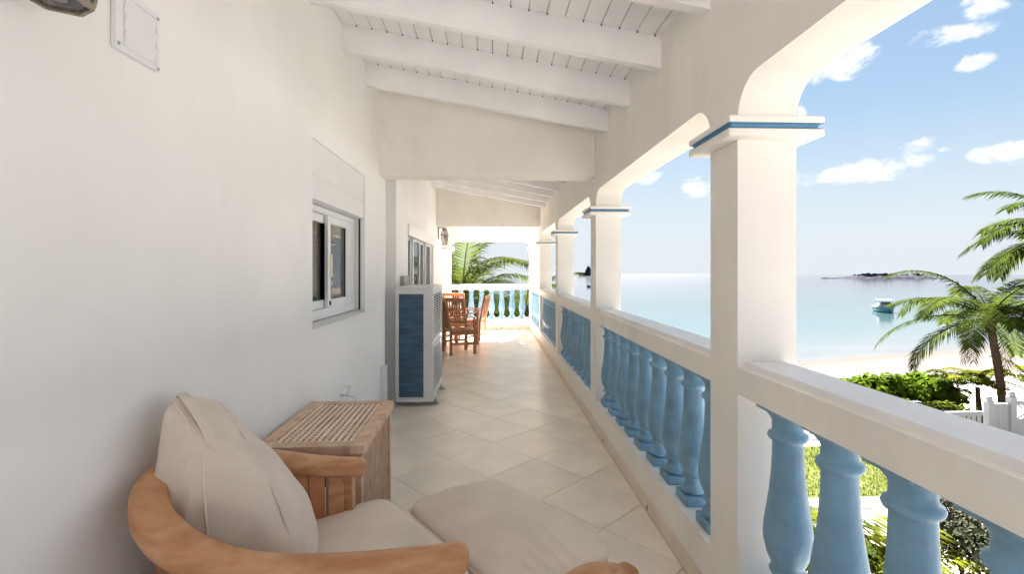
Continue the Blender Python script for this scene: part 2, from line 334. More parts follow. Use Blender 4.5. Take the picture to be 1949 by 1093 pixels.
# ------------------------------------------------------------------ mesh builder
class MB:
    def __init__(s):
        s.v = []; s.f = []
    def add(s, vs, fs):
        o = len(s.v)
        s.v += [tuple(v) for v in vs]
        s.f += [tuple(i + o for i in f) for f in fs]
        return s
    def box(s, x0, x1, y0, y1, z0, z1, M=None):
        vs = [Vector((x, y, z)) for z in (z0, z1) for y in (y0, y1) for x in (x0, x1)]
        if M is not None:
            vs = [M @ v for v in vs]
        return s.add(vs, [(0, 2, 3, 1), (4, 5, 7, 6), (0, 1, 5, 4), (2, 6, 7, 3), (0, 4, 6, 2), (1, 3, 7, 5)])
    def bar(s, a, b, w, h, up=(0, 0, 1)):
        a, b = Vector(a), Vector(b)
        d = b - a; L = d.length; d.normalize()
        u = Vector(up)
        if abs(d.dot(u)) > 0.98:
            u = Vector((1, 0, 0))
        x = d.cross(u).normalized(); z = x.cross(d).normalized()
        M = Matrix((x, d, z)).transposed().to_4x4(); M.translation = a
        return s.box(-w / 2, w / 2, 0, L, -h / 2, h / 2, M)
    def lathe(s, prof, n=20, loc=(0, 0, 0), sq=None):
        vs = []; fs = []
        for (r, z) in prof:
            for i in range(n):
                a = 2 * math.pi * i / n
                vs.append((loc[0] + r * math.cos(a), loc[1] + r * math.sin(a), loc[2] + z))
        for j in range(len(prof) - 1):
            for i in range(n):
                k = (i + 1) % n
                fs.append((j * n + i, j * n + k, (j + 1) * n + k, (j + 1) * n + i))
        fs.append(tuple(reversed(range(n)))); fs.append(tuple((len(prof) - 1) * n + i for i in range(n)))
        return s.add(vs, fs)
    def tube(s, pts, rad, n=8, cap=True):
        pts = [Vector(p) for p in pts]
        rads = rad if isinstance(rad, (list, tuple)) else [rad] * len(pts)
        vs = []; fs = []; ref = Vector((0.123, 0.31, 0.94)).normalized()
        for i, p in enumerate(pts):
            d = (pts[min(i + 1, len(pts) - 1)] - pts[max(i - 1, 0)]).normalized()
            x = d.cross(ref)
            if x.length < 1e-3: x = d.cross(Vector((1, 0, 0)))
            x.normalize(); y = d.cross(x)
            for k in range(n):
                a = 2 * math.pi * k / n
                vs.append(p + (x * math.cos(a) + y * math.sin(a)) * rads[i])
        for i in range(len(pts) - 1):
            for k in range(n):
                q = (k + 1) % n
                fs.append((i * n + k, (i + 1) * n + k, (i + 1) * n + q, i * n + q))
        if cap:
            fs.append(tuple(range(n))); fs.append(tuple(reversed([(len(pts) - 1) * n + k for k in range(n)])))
        return s.add(vs, fs)
    def sweep(s, pts, ws, hs, n=4, power=5.0, seg=16):
        """rounded-rectangle section swept along pts, section upright (z up)"""
        pts = [Vector(p) for p in pts]
        vs = []; fs = []
        for i, p in enumerate(pts):
            d = (pts[min(i + 1, len(pts) - 1)] - pts[max(i - 1, 0)])
            d.normalize()
            x = d.cross(Vector((0, 0, 1))).normalized(); y = x.cross(d).normalized()
            for k in range(seg):
                a = 2 * math.pi * (k + 0.5) / seg
                c_, s_ = math.cos(a), math.sin(a)
                q = (abs(c_) ** power + abs(s_) ** power) ** (-1 / power)
                vs.append(p + x * (c_ * q * ws[i] / 2) + y * (s_ * q * hs[i] / 2))
        for i in range(len(pts) - 1):
            for k in range(seg):
                q = (k + 1) % seg
                fs.append((i * seg + k, i * seg + q, (i + 1) * seg + q, (i + 1) * seg + k))
        fs.append(tuple(reversed(range(seg)))); fs.append(tuple((len(pts) - 1) * seg + k for k in range(seg)))
        return s.add(vs, fs)
    def prism(s, poly, axis, a0, a1):
        """poly in the two other axes, extruded along axis 0/1/2 from a0 to a1"""
        n = len(poly); vs = []
        for a in (a0, a1):
            for (p, q) in poly:
                c = [p, q]; c.insert(axis, a); vs.append(tuple(c))
        fs = [tuple(reversed(range(n))), tuple(range(n, 2 * n))]
        for i in range(n):
            k = (i + 1) % n
            fs.append((i, k, n + k, n + i))
        return s.add(vs, fs)
    def mesh(s, name, m, smooth=False):
        me = bpy.data.meshes.new(name)
        me.from_pydata(s.v, [], s.f); me.update()
        import bmesh
        bm = bmesh.new(); bm.from_mesh(me)
        if len(bm.faces) < 60000:
            bmesh.ops.recalc_face_normals(bm, faces=bm.faces)
        bm.to_mesh(me); bm.free()
        me.materials.append(MATS[m] if isinstance(m, str) else m)
        if smooth:
            me.shade_smooth() if hasattr(me, 'shade_smooth') else None
        return me
    def build(s, name, m, parent=None, smooth=False, bevel=0.0, loc=None, autosmooth=None):
        o = bpy.data.objects.new(name, s.mesh(name, m, smooth))
        COL.objects.link(o)
        if parent is not None: o.parent = parent
        if loc is not None: o.location = loc
        if bevel:
            b = o.modifiers.new('bevel', 'BEVEL'); b.width = bevel; b.segments = 2; b.limit_method = 'ANGLE'; b.angle_limit = R(40)
            b.harden_normals = False
        if autosmooth:
            try:
                o.data.set_sharp_from_angle(angle=R(autosmooth))
            except Exception:
                pass
        return o
def dup(me, name, parent=None, loc=(0, 0, 0), rot=(0, 0, 0), scale=None):
    o = bpy.data.objects.new(name, me); COL.objects.link(o)
    if parent is not None: o.parent = parent
    o.location = loc; o.rotation_euler = rot
    if scale: o.scale = scale
    return o
def tag(o, label=None, cat=None, group=None, kind=None):
    if label: o['label'] = label
    if cat: o['category'] = cat
    if group: o['group'] = group
    if kind: o['kind'] = kind
    return o
def empty(name, loc=(0, 0, 0), rz=0.0, label=None, cat=None, group=None):
    o = bpy.data.objects.new(name, None); COL.objects.link(o)
    o.location = loc; o.rotation_euler = (0, 0, rz); o.empty_display_size = 0.1
    return tag(o, label, cat, group)
def copy_tree(o, parent=None):
    c = o.copy(); COL.objects.link(c); c.parent = parent
    for ch in o.children:
        copy_tree(ch, c)
    return c

# ------------------------------------------------------------------ main dimensions (metres)
XI, XO = 0.989, 1.231            # inner and outer face of the arcade
CW = XO - XI
BAY = 2.655
COLY = [1.906 + BAY * k for k in (-2, -1, 0, 1, 2, 3, 4)]
YEND = COLY[-1]
XW, XR, XW2 = -1.05, -1.24, -1.12   # near wall, recess, far wall
YW1, YW2, YW3 = 4.80, 5.72, 10.90
YBACK = COLY[0]
CAPT, SOFF = 2.136, 2.287
SL = 0.178
def ceil_z(x): return 2.905 + SL * (XI - x)     # underside of the boarding
ZSEA, ZLAWN = -4.3, -3.0

# ------------------------------------------------------------------ ground, lawn, beach, sea
def shore(x, y): return 25 + 0.28 * x - y        # >0 on land
def ground_z(x, y):
    d = shore(x, y)
    wob = 0.7 * noise.noise(Vector((x * 0.11, y * 0.11, 3.3))) if abs(d) < 20 else 0
    d += wob
    if d > 0:
        t = min(1.0, d / 13.0); t = t * t * (3 - 2 * t)
        return ZSEA + (ZLAWN - ZSEA) * t + 0.02 * noise.noise(Vector((x * .7, y * .7, 0))) * min(1, d / 6)
    return max(-7.0, ZSEA + 0.09 * d)
def sheet(name, m, x0, x1, y0, y1, n, k, lift=0.0, kind='structure', clipf=None):
    mb = MB(); idx = {}
    for j in range(k + 1):
        for i in range(n + 1):
            x = x0 + (x1 - x0) * i / n; y = y0 + (y1 - y0) * j / k
            mb.v.append((x, y, ground_z(x, y) + lift))
    for j in range(k):
        for i in range(n):
            a = j * (n + 1) + i
            mb.f.append((a, a + 1, a + n + 2, a + n + 1))
    o = mb.build(name, m, smooth=True); return tag(o, kind=kind)
sheet('ground', 'sand', -60, 140, -40, 75, 200, 130)
sheet('lawn', 'lawn', -2, 26, 9.35, 12.1, 40, 8, 0.012)
sheet('dry_garden_ground', 'dry_grass', 3.7, 30, 1.5, 8.85, 40, 20, 0.008)
sheet('bounce_cut_strip', 'bounce_cut_dark', 1.3, 3.69, -8, 8.85, 8, 40, 0.008)  # unseen dark strip added to cut light bounced onto the arch undersides
sheet('bounce_ground', 'bounce_grey', 3.7, 60, -39, 1.49, 60, 40, 0.008)  # unseen ground added behind the viewer to set bounce on the column faces
sheet('garden_path', 'paving', 1.6, 24, 8.86, 9.34, 30, 3, 0.014)
sheet('gravel_strip', 'gravel', -2, 26, 12.5, 13.1, 30, 3, 0.014)
mb = MB()
ang = [i * 2 * math.pi / 160 for i in range(160)]
RS = [14, 30, 60, 120, 250, 500, 880]
mb.v.append((0, 0, 0))
for r in RS:
    for a in ang: mb.v.append((r * math.cos(a), r * math.sin(a), 0))
for i in range(160):
    k = (i + 1) % 160
    mb.f.append((0, 1 + i, 1 + k))
    for j in range(len(RS) - 1):
        mb.f.append((1 + j * 160 + i, 1 + (j + 1) * 160 + i, 1 + (j + 1) * 160 + k, 1 + j * 160 + k))
tag(mb.build('sea', 'sea_water', loc=(0, 0, ZSEA)), kind='structure')

# ------------------------------------------------------------------ veranda floor: slab with single tiles laid on the diagonal
slab = MB().box(-4.5, XI, YBACK, YEND, -0.25, -0.004)
slab = tag(slab.build('veranda_floor', 'grout'), kind='structure')
def clip(poly, x0, x1, y0, y1):
    def cut(p, ins, inter):
        out = []
        for i in range(len(p)):
            a, b = p[i], p[(i + 1) % len(p)]
            if ins(a): out.append(a)
            if ins(a) != ins(b): out.append(inter(a, b))
        return out
    def ix(c): return lambda a, b: (c, a[1] + (b[1] - a[1]) * (c - a[0]) / (b[0] - a[0]))
    def iy(c): return lambda a, b: (a[0] + (b[0] - a[0]) * (c - a[1]) / (b[1] - a[1]), c)
    for ins, inter in ((lambda p: p[0] >= x0, ix(x0)), (lambda p: p[0] <= x1, ix(x1)), (lambda p: p[1] >= y0, iy(y0)), (lambda p: p[1] <= y1, iy(y1))):
        if len(poly) < 3: return []
        poly = cut(poly, ins, inter)
    return poly
TA, TS = R(42.6), 0.502
ea = Vector((math.cos(TA), math.sin(TA))); eb = Vector((math.sin(TA), -math.cos(TA)))
org = Vector((0.009, 4.278)); g = 0.0018
def tile_at(i, j, x0, x1, y0, y1):
    c = []
    for (p, q) in ((g, g), (TS - g, g), (TS - g, TS - g), (g, TS - g)):
        v = org + ea * (i * TS + p) + eb * (j * TS + q); c.append((v.x, v.y))
    return clip(c, x0, x1, y0, y1)
for i in range(-30, 31):
    for j in range(-30, 31):
        for (x0, x1, y0, y1) in ((XR + 0.004, 0.979, YBACK, YEND - 0.01),):
            p = tile_at(i, j, x0, x1, y0, y1)
            if len(p) < 3: continue
            ar = abs(sum(p[k][0] * p[(k + 1) % len(p)][1] - p[(k + 1) % len(p)][0] * p[k][1] for k in range(len(p)))) / 2
            if ar < 0.0008: continue
            cx = sum(q[0] for q in p) / len(p); cy = sum(q[1] for q in p) / len(p)
            dz = rnd.uniform(-0.0006, 0.0006)
            mb = MB().prism([(q[0] - cx, q[1] - cy) for q in p], 2, -0.003, 0.0 + dz)
            mb.build('tile', 'tile', slab, loc=(cx, cy, 0))
# wrap-round floor to the left at the far end, out of direct view
MB().box(-4.5, XR, YW3, YEND - 0.01, -0.003, 0.0).build('landing_paving', 'tile', slab)
# skirting tiles along the kerb
y = YBACK
while y < YEND - 0.02:
    y1 = min(y + 0.5, YEND - 0.012)
    MB().box(0.981, 0.989, y + 0.0015, y1 - 0.0015, 0.0005, 0.10).build('skirting_tile', 'skirting_tile', slab)
    y += 0.5
x = XW2
while x < 0.97:
    x1 = min(x + 0.5, 0.979)
    MB().box(x + 0.0015, x1 - 0.0015, YEND - 0.009, YEND, 0.0005, 0.10).build('skirting_tile', 'skirting_tile', slab)
    x += 0.5

# ------------------------------------------------------------------ house walls with window and sliding door
house = empty('house', (-2.0, 0, 0), label='cream plastered house wall along the left of the veranda, with window and sliding door', cat='house')
def hpart(name, m, mb, bevel=0, parent=None):
    for k in range(len(mb.v)):
        mb.v[k] = (mb.v[k][0] + 2.0, mb.v[k][1], mb.v[k][2])
    return mb.build(name, m, parent or house, bevel=bevel)
WT = 3.40
wy0, wy1, wz0, wz1 = 2.88, 4.05, 1.185, 2.315
mb = MB()
mb.box(XR, XW, YBACK, wy0, -0.24, WT); mb.box(XR, XW, wy1, YW1, -0.24, WT)
mb.box(XR, XW, wy0, wy1, -0.24, wz0); mb.box(XR, XW, wy0, wy1, wz1, WT)
hpart('wall', 'wall_plaster', mb)
dy0, dy1, dz1 = 6.52, 9.35, 2.10
mb = MB()
mb.box(-1.40, XR, YW1 - 0.01, YW2 + 0.1, -0.24, WT)
mb.box(-1.33, XW2, YW2, dy0, -0.24, WT); mb.box(-1.33, XW2, dy1, YW3, -0.24, WT)
mb.box(-1.33, XW2, dy0, dy1, dz1, WT); mb.box(-1.33, XW2, dy0, dy1, -0.24, 0.03)
hpart('wall', 'wall_plaster', mb)
mb = MB()
mb.box(-4.5, -1.33, YW3 - 0.2, YW3, -0.24, WT); mb.box(-4.5, -1.24, YBACK, YBACK + 0.2, -0.24, WT); mb.box(-4.7, -4.5, YBACK, YW3, -0.24, WT)
hpart('wall', 'wall_plaster', mb)
mb = MB()
mb.box(-4.4, -4.3, YBACK + .3, YW3 - .3, 0, WT); mb.box(-4.3, -1.42, 5.0, 5.1, 0, WT); mb.box(-4.3, -1.42, YBACK + .3, YW3 - .3, 0.0, 0.02)
hpart('inner_room', 'room', mb)
mb = MB().box(-4.7, 1.21, YBACK, YEND + 0.2, -3.2, -0.26)
hpart('lower_storey', 'cream_plaster', mb)
# near window: rolled shutter box, two sliding sashes, sill
win = hpart('window', 'upvc', MB().box(-1.20, -1.135, wy0, wy0 + 0.05, wz0 + 0.02, wz1 - 0.36).box(-1.20, -1.135, wy1 - 0.05, wy1, wz0 + 0.02, wz1 - 0.36)
            .box(-1.20, -1.135, wy0 + 0.05, wy1 - 0.05, wz0 + 0.02, wz0 + 0.085).box(-1.20, -1.135, wy0 + 0.05, wy1 - 0.05, wz1 - 0.40, wz1 - 0.36), bevel=0.003)
hpart('shutter_box', 'upvc', MB().box(-1.22, -1.062, wy0, wy1, wz1 - 0.21, wz1), bevel=0.004, parent=win)
hpart('shutter_lid', 'upvc', MB().box(-1.22, -1.056, wy0, wy1 - 0.012, wz1 - 0.355, wz1 - 0.214), bevel=0.004, parent=win)
def sash(x0, x1, a, b, z0, z1, name='sash'):
    f = 0.055
    o = hpart(name, 'upvc', MB().box(x0, x1, a, a + f, z0, z1).box(x0, x1, b - f, b, z0, z1).box(x0, x1, a + f, b - f, z0, z0 + f).box(x0, x1, a + f, b - f, z1 - f, z1), bevel=0.003, parent=win)
    xm = (x0 + x1) / 2
    hpart('pane', 'window_glass', MB().box(xm - 0.003, xm + 0.003, a + f, b - f, z0 + f, z1 - f), parent=win)
    hpart('gasket', 'rubber', MB().box(xm - .006, xm + .008, a + f, a + f + .008, z0 + f, z1 - f), parent=win)
    hpart('gasket', 'rubber', MB().box(xm - .006, xm + .008, b - f - .008, b - f, z0 + f, z1 - f), parent=win)
sash(-1.195, -1.170, wy0 + 0.05, 3.52, wz0 + 0.085, wz1 - 0.40)
sash(-1.165, -1.140, 3.42, wy1 - 0.16, wz0 + 0.085, wz1 - 0.40)
hpart('jamb', 'upvc', MB().box(-1.165, -1.145, wy1 - 0.16, wy1 - 0.05, wz0 + 0.085, wz1 - 0.40), parent=win)
hpart('shutter_guide', 'upvc', MB().box(-1.11, -1.07, wy1 - 0.014, wy1 - 0.0005, wz0 + 0.02, wz1 - 0.36), parent=win)
hpart('guide_slot', 'rubber', MB().box(-1.098, -1.083, wy1 - 0.0155, wy1 - 0.014, wz0 + 0.02, wz1 - 0.36), parent=win)
hpart('sill', 'wall_plaster', MB().prism([(-1.235, wz0 + 0.019), (-1.235, wz0), (-1.031, wz0 - 0.001), (-1.031, wz0 + 0.004)], 1, wy0, wy1), parent=win)
hpart('notice', 'paper', MB().box(-1.1385, -1.138, 3.455, 3.51, wz0 + 0.30, wz0 + 0.46), parent=win)
hpart('lock', 'rubber', MB().box(-1.1395, -1.132, 3.445, 3.46, wz0 + 0.10, wz0 + 0.13), parent=win)
# sliding door
door = hpart('sliding_door', 'upvc', MB().box(-1.26, -1.16, dy0, dy0 + 0.05, 0.03, dz1).box(-1.26, -1.16, dy1 - 0.05, dy1, 0.03, dz1).box(-1.26, -1.16, dy0 + 0.05, dy1 - 0.05, dz1 - 0.06, dz1).box(-1.26, -1.16, dy0 + 0.05, dy1 - 0.05, 0.03, 0.08), bevel=0.003)
hpart('shutter_box', 'upvc', MB().box(-1.16, -1.095, dy0 - 0.03, dy1 + 0.03, dz1 - 0.10, dz1 + 0.06), bevel=0.006, parent=door)
n = 4; wdt = (dy1 - dy0 - 0.10) / n
for k in range(n):
    a = dy0 + 0.05 + k * wdt; b = a + wdt + 0.03 * (k < n - 1); xo = -1.19 if k % 2 else -1.225; f = 0.07
    hpart('door_leaf', 'upvc', MB().box(xo - .02, xo + .02, a, a + f, .08, dz1 - .06).box(xo - .02, xo + .02, b - f, b, .08, dz1 - .06).box(xo - .02, xo + .02, a + f, b - f, .08, .18).box(xo - .02, xo + .02, a + f, b - f, dz1 - .13, dz1 - .06), bevel=0.003, parent=door)
    hpart('pane', 'window_glass', MB().box(xo - .004, xo + .004, a + f, b - f, .18, dz1 - .13), parent=door)

# ------------------------------------------------------------------ roof: boards, rafters, deck
roof = empty('veranda_roof', (0, 5, 3), label='white boarded lean-to veranda ceiling on painted rafters', cat='roof')
def rpart(name, m, mb, bevel=0, kind=None):
    for k in range(len(mb.v)):
        mb.v[k] = (mb.v[k][0], mb.v[k][1] - 5, mb.v[k][2] - 3)
    return tag(mb.build(name, m, roof, bevel=bevel), kind=kind)
pw = 0.107; cs = math.cos(math.atan(SL))
xk = XR - 0.02
while xk < XI + 0.02:
    xa, xb = xk + 0.002, xk + pw * cs - 0.002
    p = [(xa, ceil_z(xa)), (xa + .004, ceil_z(xa + .004) - 0.004), (xb - .004, ceil_z(xb - .004) - 0.004), (xb, ceil_z(xb)), (xb, ceil_z(xb) + 0.016), (xa, ceil_z(xa) + 0.016)]
    rpart('plank', 'plank_paint', MB().prism(p, 1, YBACK, YEND + 0.3))
    xk += pw * cs
deck = [(-4.8, ceil_z(-4.8) + 0.018), (1.85, ceil_z(1.85) + 0.018), (1.85, ceil_z(1.85) + 0.13), (-4.8, ceil_z(-4.8) + 0.13)]
rpart('roof_deck', 'roofing', MB().prism(deck, 1, YBACK - 0.1, YEND + 0.55))
rpart('fascia', 'white_paint', MB().box(1.851, 1.875, YBACK - 0.1, YEND + 0.55, ceil_z(1.85) - 0.0, ceil_z(1.85) + 0.15))
RAFY = [4.09 - 0.637 * k for k in range(0, 11)] + [5.30 + 0.62 * k for k in range(0, 7)] + [10.55, 11.15, 11.75, 12.3]
dots = MB()
for ry in RAFY:
    xe = XW if ry < YW1 else (XW2 if ry < YW3 else -4.5)
    p = [(xe - 0.03, ceil_z(xe - 0.03) - 0.19), (XI + 0.01, ceil_z(XI + 0.01) - 0.19), (XI + 0.01, ceil_z(XI + 0.01) + 0.003), (xe - 0.03, ceil_z(xe - 0.03) + 0.003)]
    rpart('rafter', 'white_paint', MB().prism(p, 1, ry - 0.03, ry + 0.035), bevel=0.004)
    if ry > 0.5:
        xk = XR - 0.02
        while xk < XI:
            if xk > xe + 0.02 and rnd.random() < 0.93:
                dots.box(xk - 0.0035, xk + 0.0035, ry - 0.0325, ry - 0.0295, ceil_z(xk) - 0.013, ceil_z(xk) - 0.002)
            xk += pw * cs
rpart('joint_gap', 'dark', dots, kind='stuff')

# cross beams
for yb, lab in ((COLY[3], 'broad cream plaster cross beam over the air conditioner and second column'), (COLY[5], 'sloped-top cream plaster cross beam near the far end, by the lantern')):
    xl = XW - 0.1 if yb < 6 else XW2 - 0.05
    p = [(xl, 2.425), (XI - 0.001, 2.425), (XI - 0.001, ceil_z(XI) - 0.002), (xl, ceil_z(xl) - 0.002)]
    tag(MB().prism(p, 1, yb, yb + CW).build('cross_beam', 'cream_plaster', bevel=0.006), lab, 'beam', 'plaster cross beams')

# ------------------------------------------------------------------ arcade walls with round-cornered openings
def arcade_profile(piers, a0, a1, rad=0.15):
    pts = []
    for i, (p0, p1) in enumerate(piers):
        pts += [(p0, CAPT), (p1, CAPT)]
        if i < len(piers) - 1:
            q0 = piers[i + 1][0]
            for k in range(0, 9):
                t = math.pi / 2 * k / 8
                pts.append((p1 + rad - rad * math.cos(t), SOFF - rad + rad * math.sin(t)))
            for k in range(8, -1, -1):
                t = math.pi / 2 * k / 8
                pts.append((q0 - rad + rad * math.cos(t), SOFF - rad + rad * math.sin(t)))
    return pts
def arcade(name, piers, f0, f1, top, swap, lab):
    pr = arcade_profile(piers, 0, 0); mb = MB(); n = len(pr)
    for (s_, z) in pr:
        for d in (f0, f1):
            for zz in (z, top(d) if callable(top) else top):
                mb.v.append((d, s_, zz) if not swap else (s_, d, zz))
    for i in range(n - 1):
        a, b = 4 * i, 4 * (i + 1)
        mb.f.append((a, b, b + 2, a + 2))
        mb.f.append((a + 1, a + 3, b + 3, b + 1))
        if abs(pr[i][0] - pr[i + 1][0]) > 1e-6:
            mb.f.append((a, a + 1, b + 1, b)); mb.f.append((a + 2, b + 2, b + 3, a + 3))
    mb.f.append((0, 2, 3, 1)); e = 4 * (n - 1); mb.f.append((e, e + 1, e + 3, e + 2))
    return tag(mb.build(name, 'cream_plaster'), lab, 'wall')
arcade('arcade_wall', [(y, y + CW) for y in COLY], XI, XO, lambda d: ceil_z(d) + 0.008, False, 'cream arcade wall with round-cornered openings above the columns on the sea side')
XC6 = -1.065 - CW
arcade('arcade_wall', [(XC6, XC6 + CW), (XI - 0.0005, XI)], YEND + 0.002, YEND + CW - 0.002, 2.94, True, 'cream end wall of the veranda with the palm-filled opening')

# ------------------------------------------------------------------ columns with blue-grooved capitals
CAPB = CAPT - 0.080
shaft_me = MB().box(-CW / 2, CW / 2, -CW / 2, CW / 2, 0, CAPB).mesh('shaft', 'cream_plaster')
ov = 0.072; hw = CW / 2 + ov
low_me = MB().box(-hw, hw, -hw, hw, CAPB, CAPB + 0.030).mesh('capital_slab', 'cream_plaster')
top_me = MB().box(-hw, hw, -hw, hw, CAPT - 0.029, CAPT - 0.0005).mesh('capital_slab', 'cream_plaster')
def cove():
    mb = MB(); k = 6; z0, z1 = CAPB + 0.030, CAPT - 0.029
    rings = []
    for i in range(k + 1):
        t = math.pi * i / k
        d = hw - 0.003 - 0.016 * math.sin(t); z = z0 + (z1 - z0) * (1 - math.cos(t)) / 2
        rings.append([(-d, -d, z), (d, -d, z), (d, d, z), (-d, d, z)])
    for r_ in rings: mb.v += r_
    for i in range(k):
        for j in range(4):
            q = (j + 1) % 4
            mb.f.append((4 * i + j, 4 * i + q, 4 * i + 4 + q, 4 * i + 4 + j))
    return mb.mesh('capital_groove', 'blue_band')
cove_me = cove()
def column(x, y, lab):
    c = empty('column', (x, y, 0), 0, lab, 'column', 'cream columns with blue-grooved capitals')
    dup(shaft_me, 'shaft', c)
    for me in (low_me, top_me):
        o = dup(me, 'capital', c)
        b = o.modifiers.new('bevel', 'BEVEL'); b.width = 0.008; b.segments = 3
    dup(cove_me, 'capital_groove', c)
    return c
labs = ['cream column behind the viewer at the open end of the veranda', 'cream column just behind the viewer, right of the armchair',
        'nearest cream column, large, with a blue-grooved capital against the sky',
        'second cream column from the front, beside the first cross beam',
        'third cream column from the front on the sea side', 'fourth cream column from the front on the sea side', 'corner cream column where the end balustrade meets the sea side']
for y, l in zip(COLY, labs):
    column(XI + CW / 2, y + CW / 2, l)
column(XC6 + CW / 2, YEND + CW / 2, 'pale end-wall column below the far lantern, left of the palm view')

# ------------------------------------------------------------------ balustrades
RB, RL, RT = 1.031, 1.138, 1.162
CT = 0.28
bal_prof = [(0.045, 0.050), (0.058, 0.052), (0.066, 0.062), (0.064, 0.075), (0.052, 0.095), (0.045, 0.115), (0.046, 0.125), (0.060, 0.131), (0.064, 0.140), (0.060, 0.149),
            (0.052, 0.156), (0.060, 0.172), (0.074, 0.205), (0.083, 0.245), (0.085, 0.275), (0.081, 0.320), (0.073, 0.370), (0.064, 0.430), (0.057, 0.500), (0.054, 0.560), (0.053, 0.610),
            (0.054, 0.622), (0.066, 0.628), (0.070, 0.638), (0.066, 0.648), (0.054, 0.655), (0.053, 0.690), (0.058, 0.703), (0.072, 0.722), (0.074, 0.728)]
bal_turn = MB().lathe(bal_prof, 28).mesh('baluster', 'blue_paint', True)
base_me = MB().box(-0.074, 0.074, -0.074, 0.074, 0.0, 0.051).mesh('baluster_base', 'blue_paint')
cap_me = MB().box(-0.080, 0.080, -0.080, 0.080, 0.726, RB - CT + 0.0005).mesh('baluster_head', 'blue_paint')
def bev(o, w):
    b = o.modifiers.new('bevel', 'BEVEL'); b.width = w; b.segments = 2
    return o
def balustrade(length, n, first, step, loc, rz, lab):
    """local: runs along +y from 0 to length, inner face at x=0, outward +x"""
    t = empty('balustrade', loc, rz, lab, 'balustrade', 'blue baluster balustrades')
    MB().box(0, 0.186, 0, length, RB, RL).build('top_rail', 'cream_plaster', t)
    MB().box(0.030, 0.189, 0.001, length - 0.001, RL, RT).build('rail_cap', 'white_paint', t)
    MB().box(0, 0.215, 0, length, -0.25, CT).build('kerb', 'cream_plaster', t)
    for k in range(n):
        yk = first + step * k
        b = dup(bal_turn, 'baluster', t, (0.105 + rnd.uniform(-.003, .003), yk + rnd.uniform(-.004, .004), CT), (0, 0, rnd.uniform(0, 6)))
        f_ = rnd.uniform(.975, 1.02); b.scale = (f_, f_, 1)
        o = bev(dup(base_me, 'baluster_base', b, (0, 0, 0), (0, 0, -b.rotation_euler.z + rnd.uniform(-.03, .03))), 0.008)
        o = bev(dup(cap_me, 'baluster_head', b, (0, 0, 0), (0, 0, -b.rotation_euler.z)), 0.006)
    for yy in (length * 0.36, length * 0.86):
        MB().box(-0.0093, -0.0082, yy - 0.008, yy + 0.008, 0.012, 0.045).build('drain_hole', 'dark', t)
    return t
bl = BAY - CW
blabs = ['balustrade behind the viewer on the sea side', 'nearest blue balustrade at the right edge, big balusters over the lawn', 'blue balustrade between the nearest and second columns',
         'blue balustrade between the second and third columns', 'blue balustrade between the third and fourth columns', 'farthest blue balustrade on the sea side, next to the corner column']
for k in range(6):
    first = 0.162 if k != 1 else (1.742 - (COLY[1] + CW)) % 0.265
    nb = 9 if k != 1 else int((bl - first - 0.08) / 0.265) + 1
    balustrade(bl, nb, first, 0.265, (XI, COLY[k] + CW, 0), 0, blabs[k])
balustrade(XI - (XC6 + CW), 7, 0.20, 0.265, (XI, YEND, 0), R(90), 'blue balustrade closing the far end below the palm fronds')
hpart('wall', 'wall_plaster', MB().box(-4.7, XC6 - 0.002, YEND + 0.004, YEND + CW - 0.004, -0.24, WT))  # unseen solid wall added to block sun from the left bay

# ------------------------------------------------------------------ air-conditioning outdoor unit
ax0, ax1, ay0, ay1, az0, az1 = -1.075, -0.66, 5.45, 6.43, 0.055, 1.345
ac = empty('air_conditioner', ((ax0 + ax1) / 2, (ay0 + ay1) / 2, 0), 0, 'tall white outdoor air-conditioning unit with a blue coil side, standing on the tiles', 'air conditioner')
aw, al = (ax1 - ax0) / 2, (ay1 - ay0) / 2
MB().box(-aw + .01, aw - .012, -al + .02, al - .01, az0 + .02, az1 - .03).build('body', 'ac_white', ac, bevel=.004)
bev(MB().box(-aw - .004, aw + .006, -al - .004, al + .004, az1 - .032, az1).build('top_cover', 'ac_white', ac), .008)
MB().box(-aw, aw, -al, al, az0, az0 + .03).build('base_tray', 'ac_white', ac, bevel=.003)
MB().box(-aw + .035, aw - .105, -al + .012, -al + .02, az0 + .05, az1 - .075).build('coil', 'coil_blue', ac)
for (a, b) in ((-aw, -aw + .035), (aw - .105, aw)):
    MB().box(a, b, -al, -al + .025, az0 + .03, az1 - .032).build('corner_post', 'ac_white', ac, bevel=.004)
MB().box(-aw + .035, aw - .105, -al + .004, -al + .022, az1 - .08, az1 - .032).build('coil_rim', 'ac_white', ac)
for z in (az0 + .10, (az0 + az1) / 2, az1 - .16):
    for x in (-aw + .03, aw - .105):
        MB().box(x - .018, x + .018, -al - .006, -al - .001, z - .003, z + .003).build('coil_clip', 'galvanised', ac)
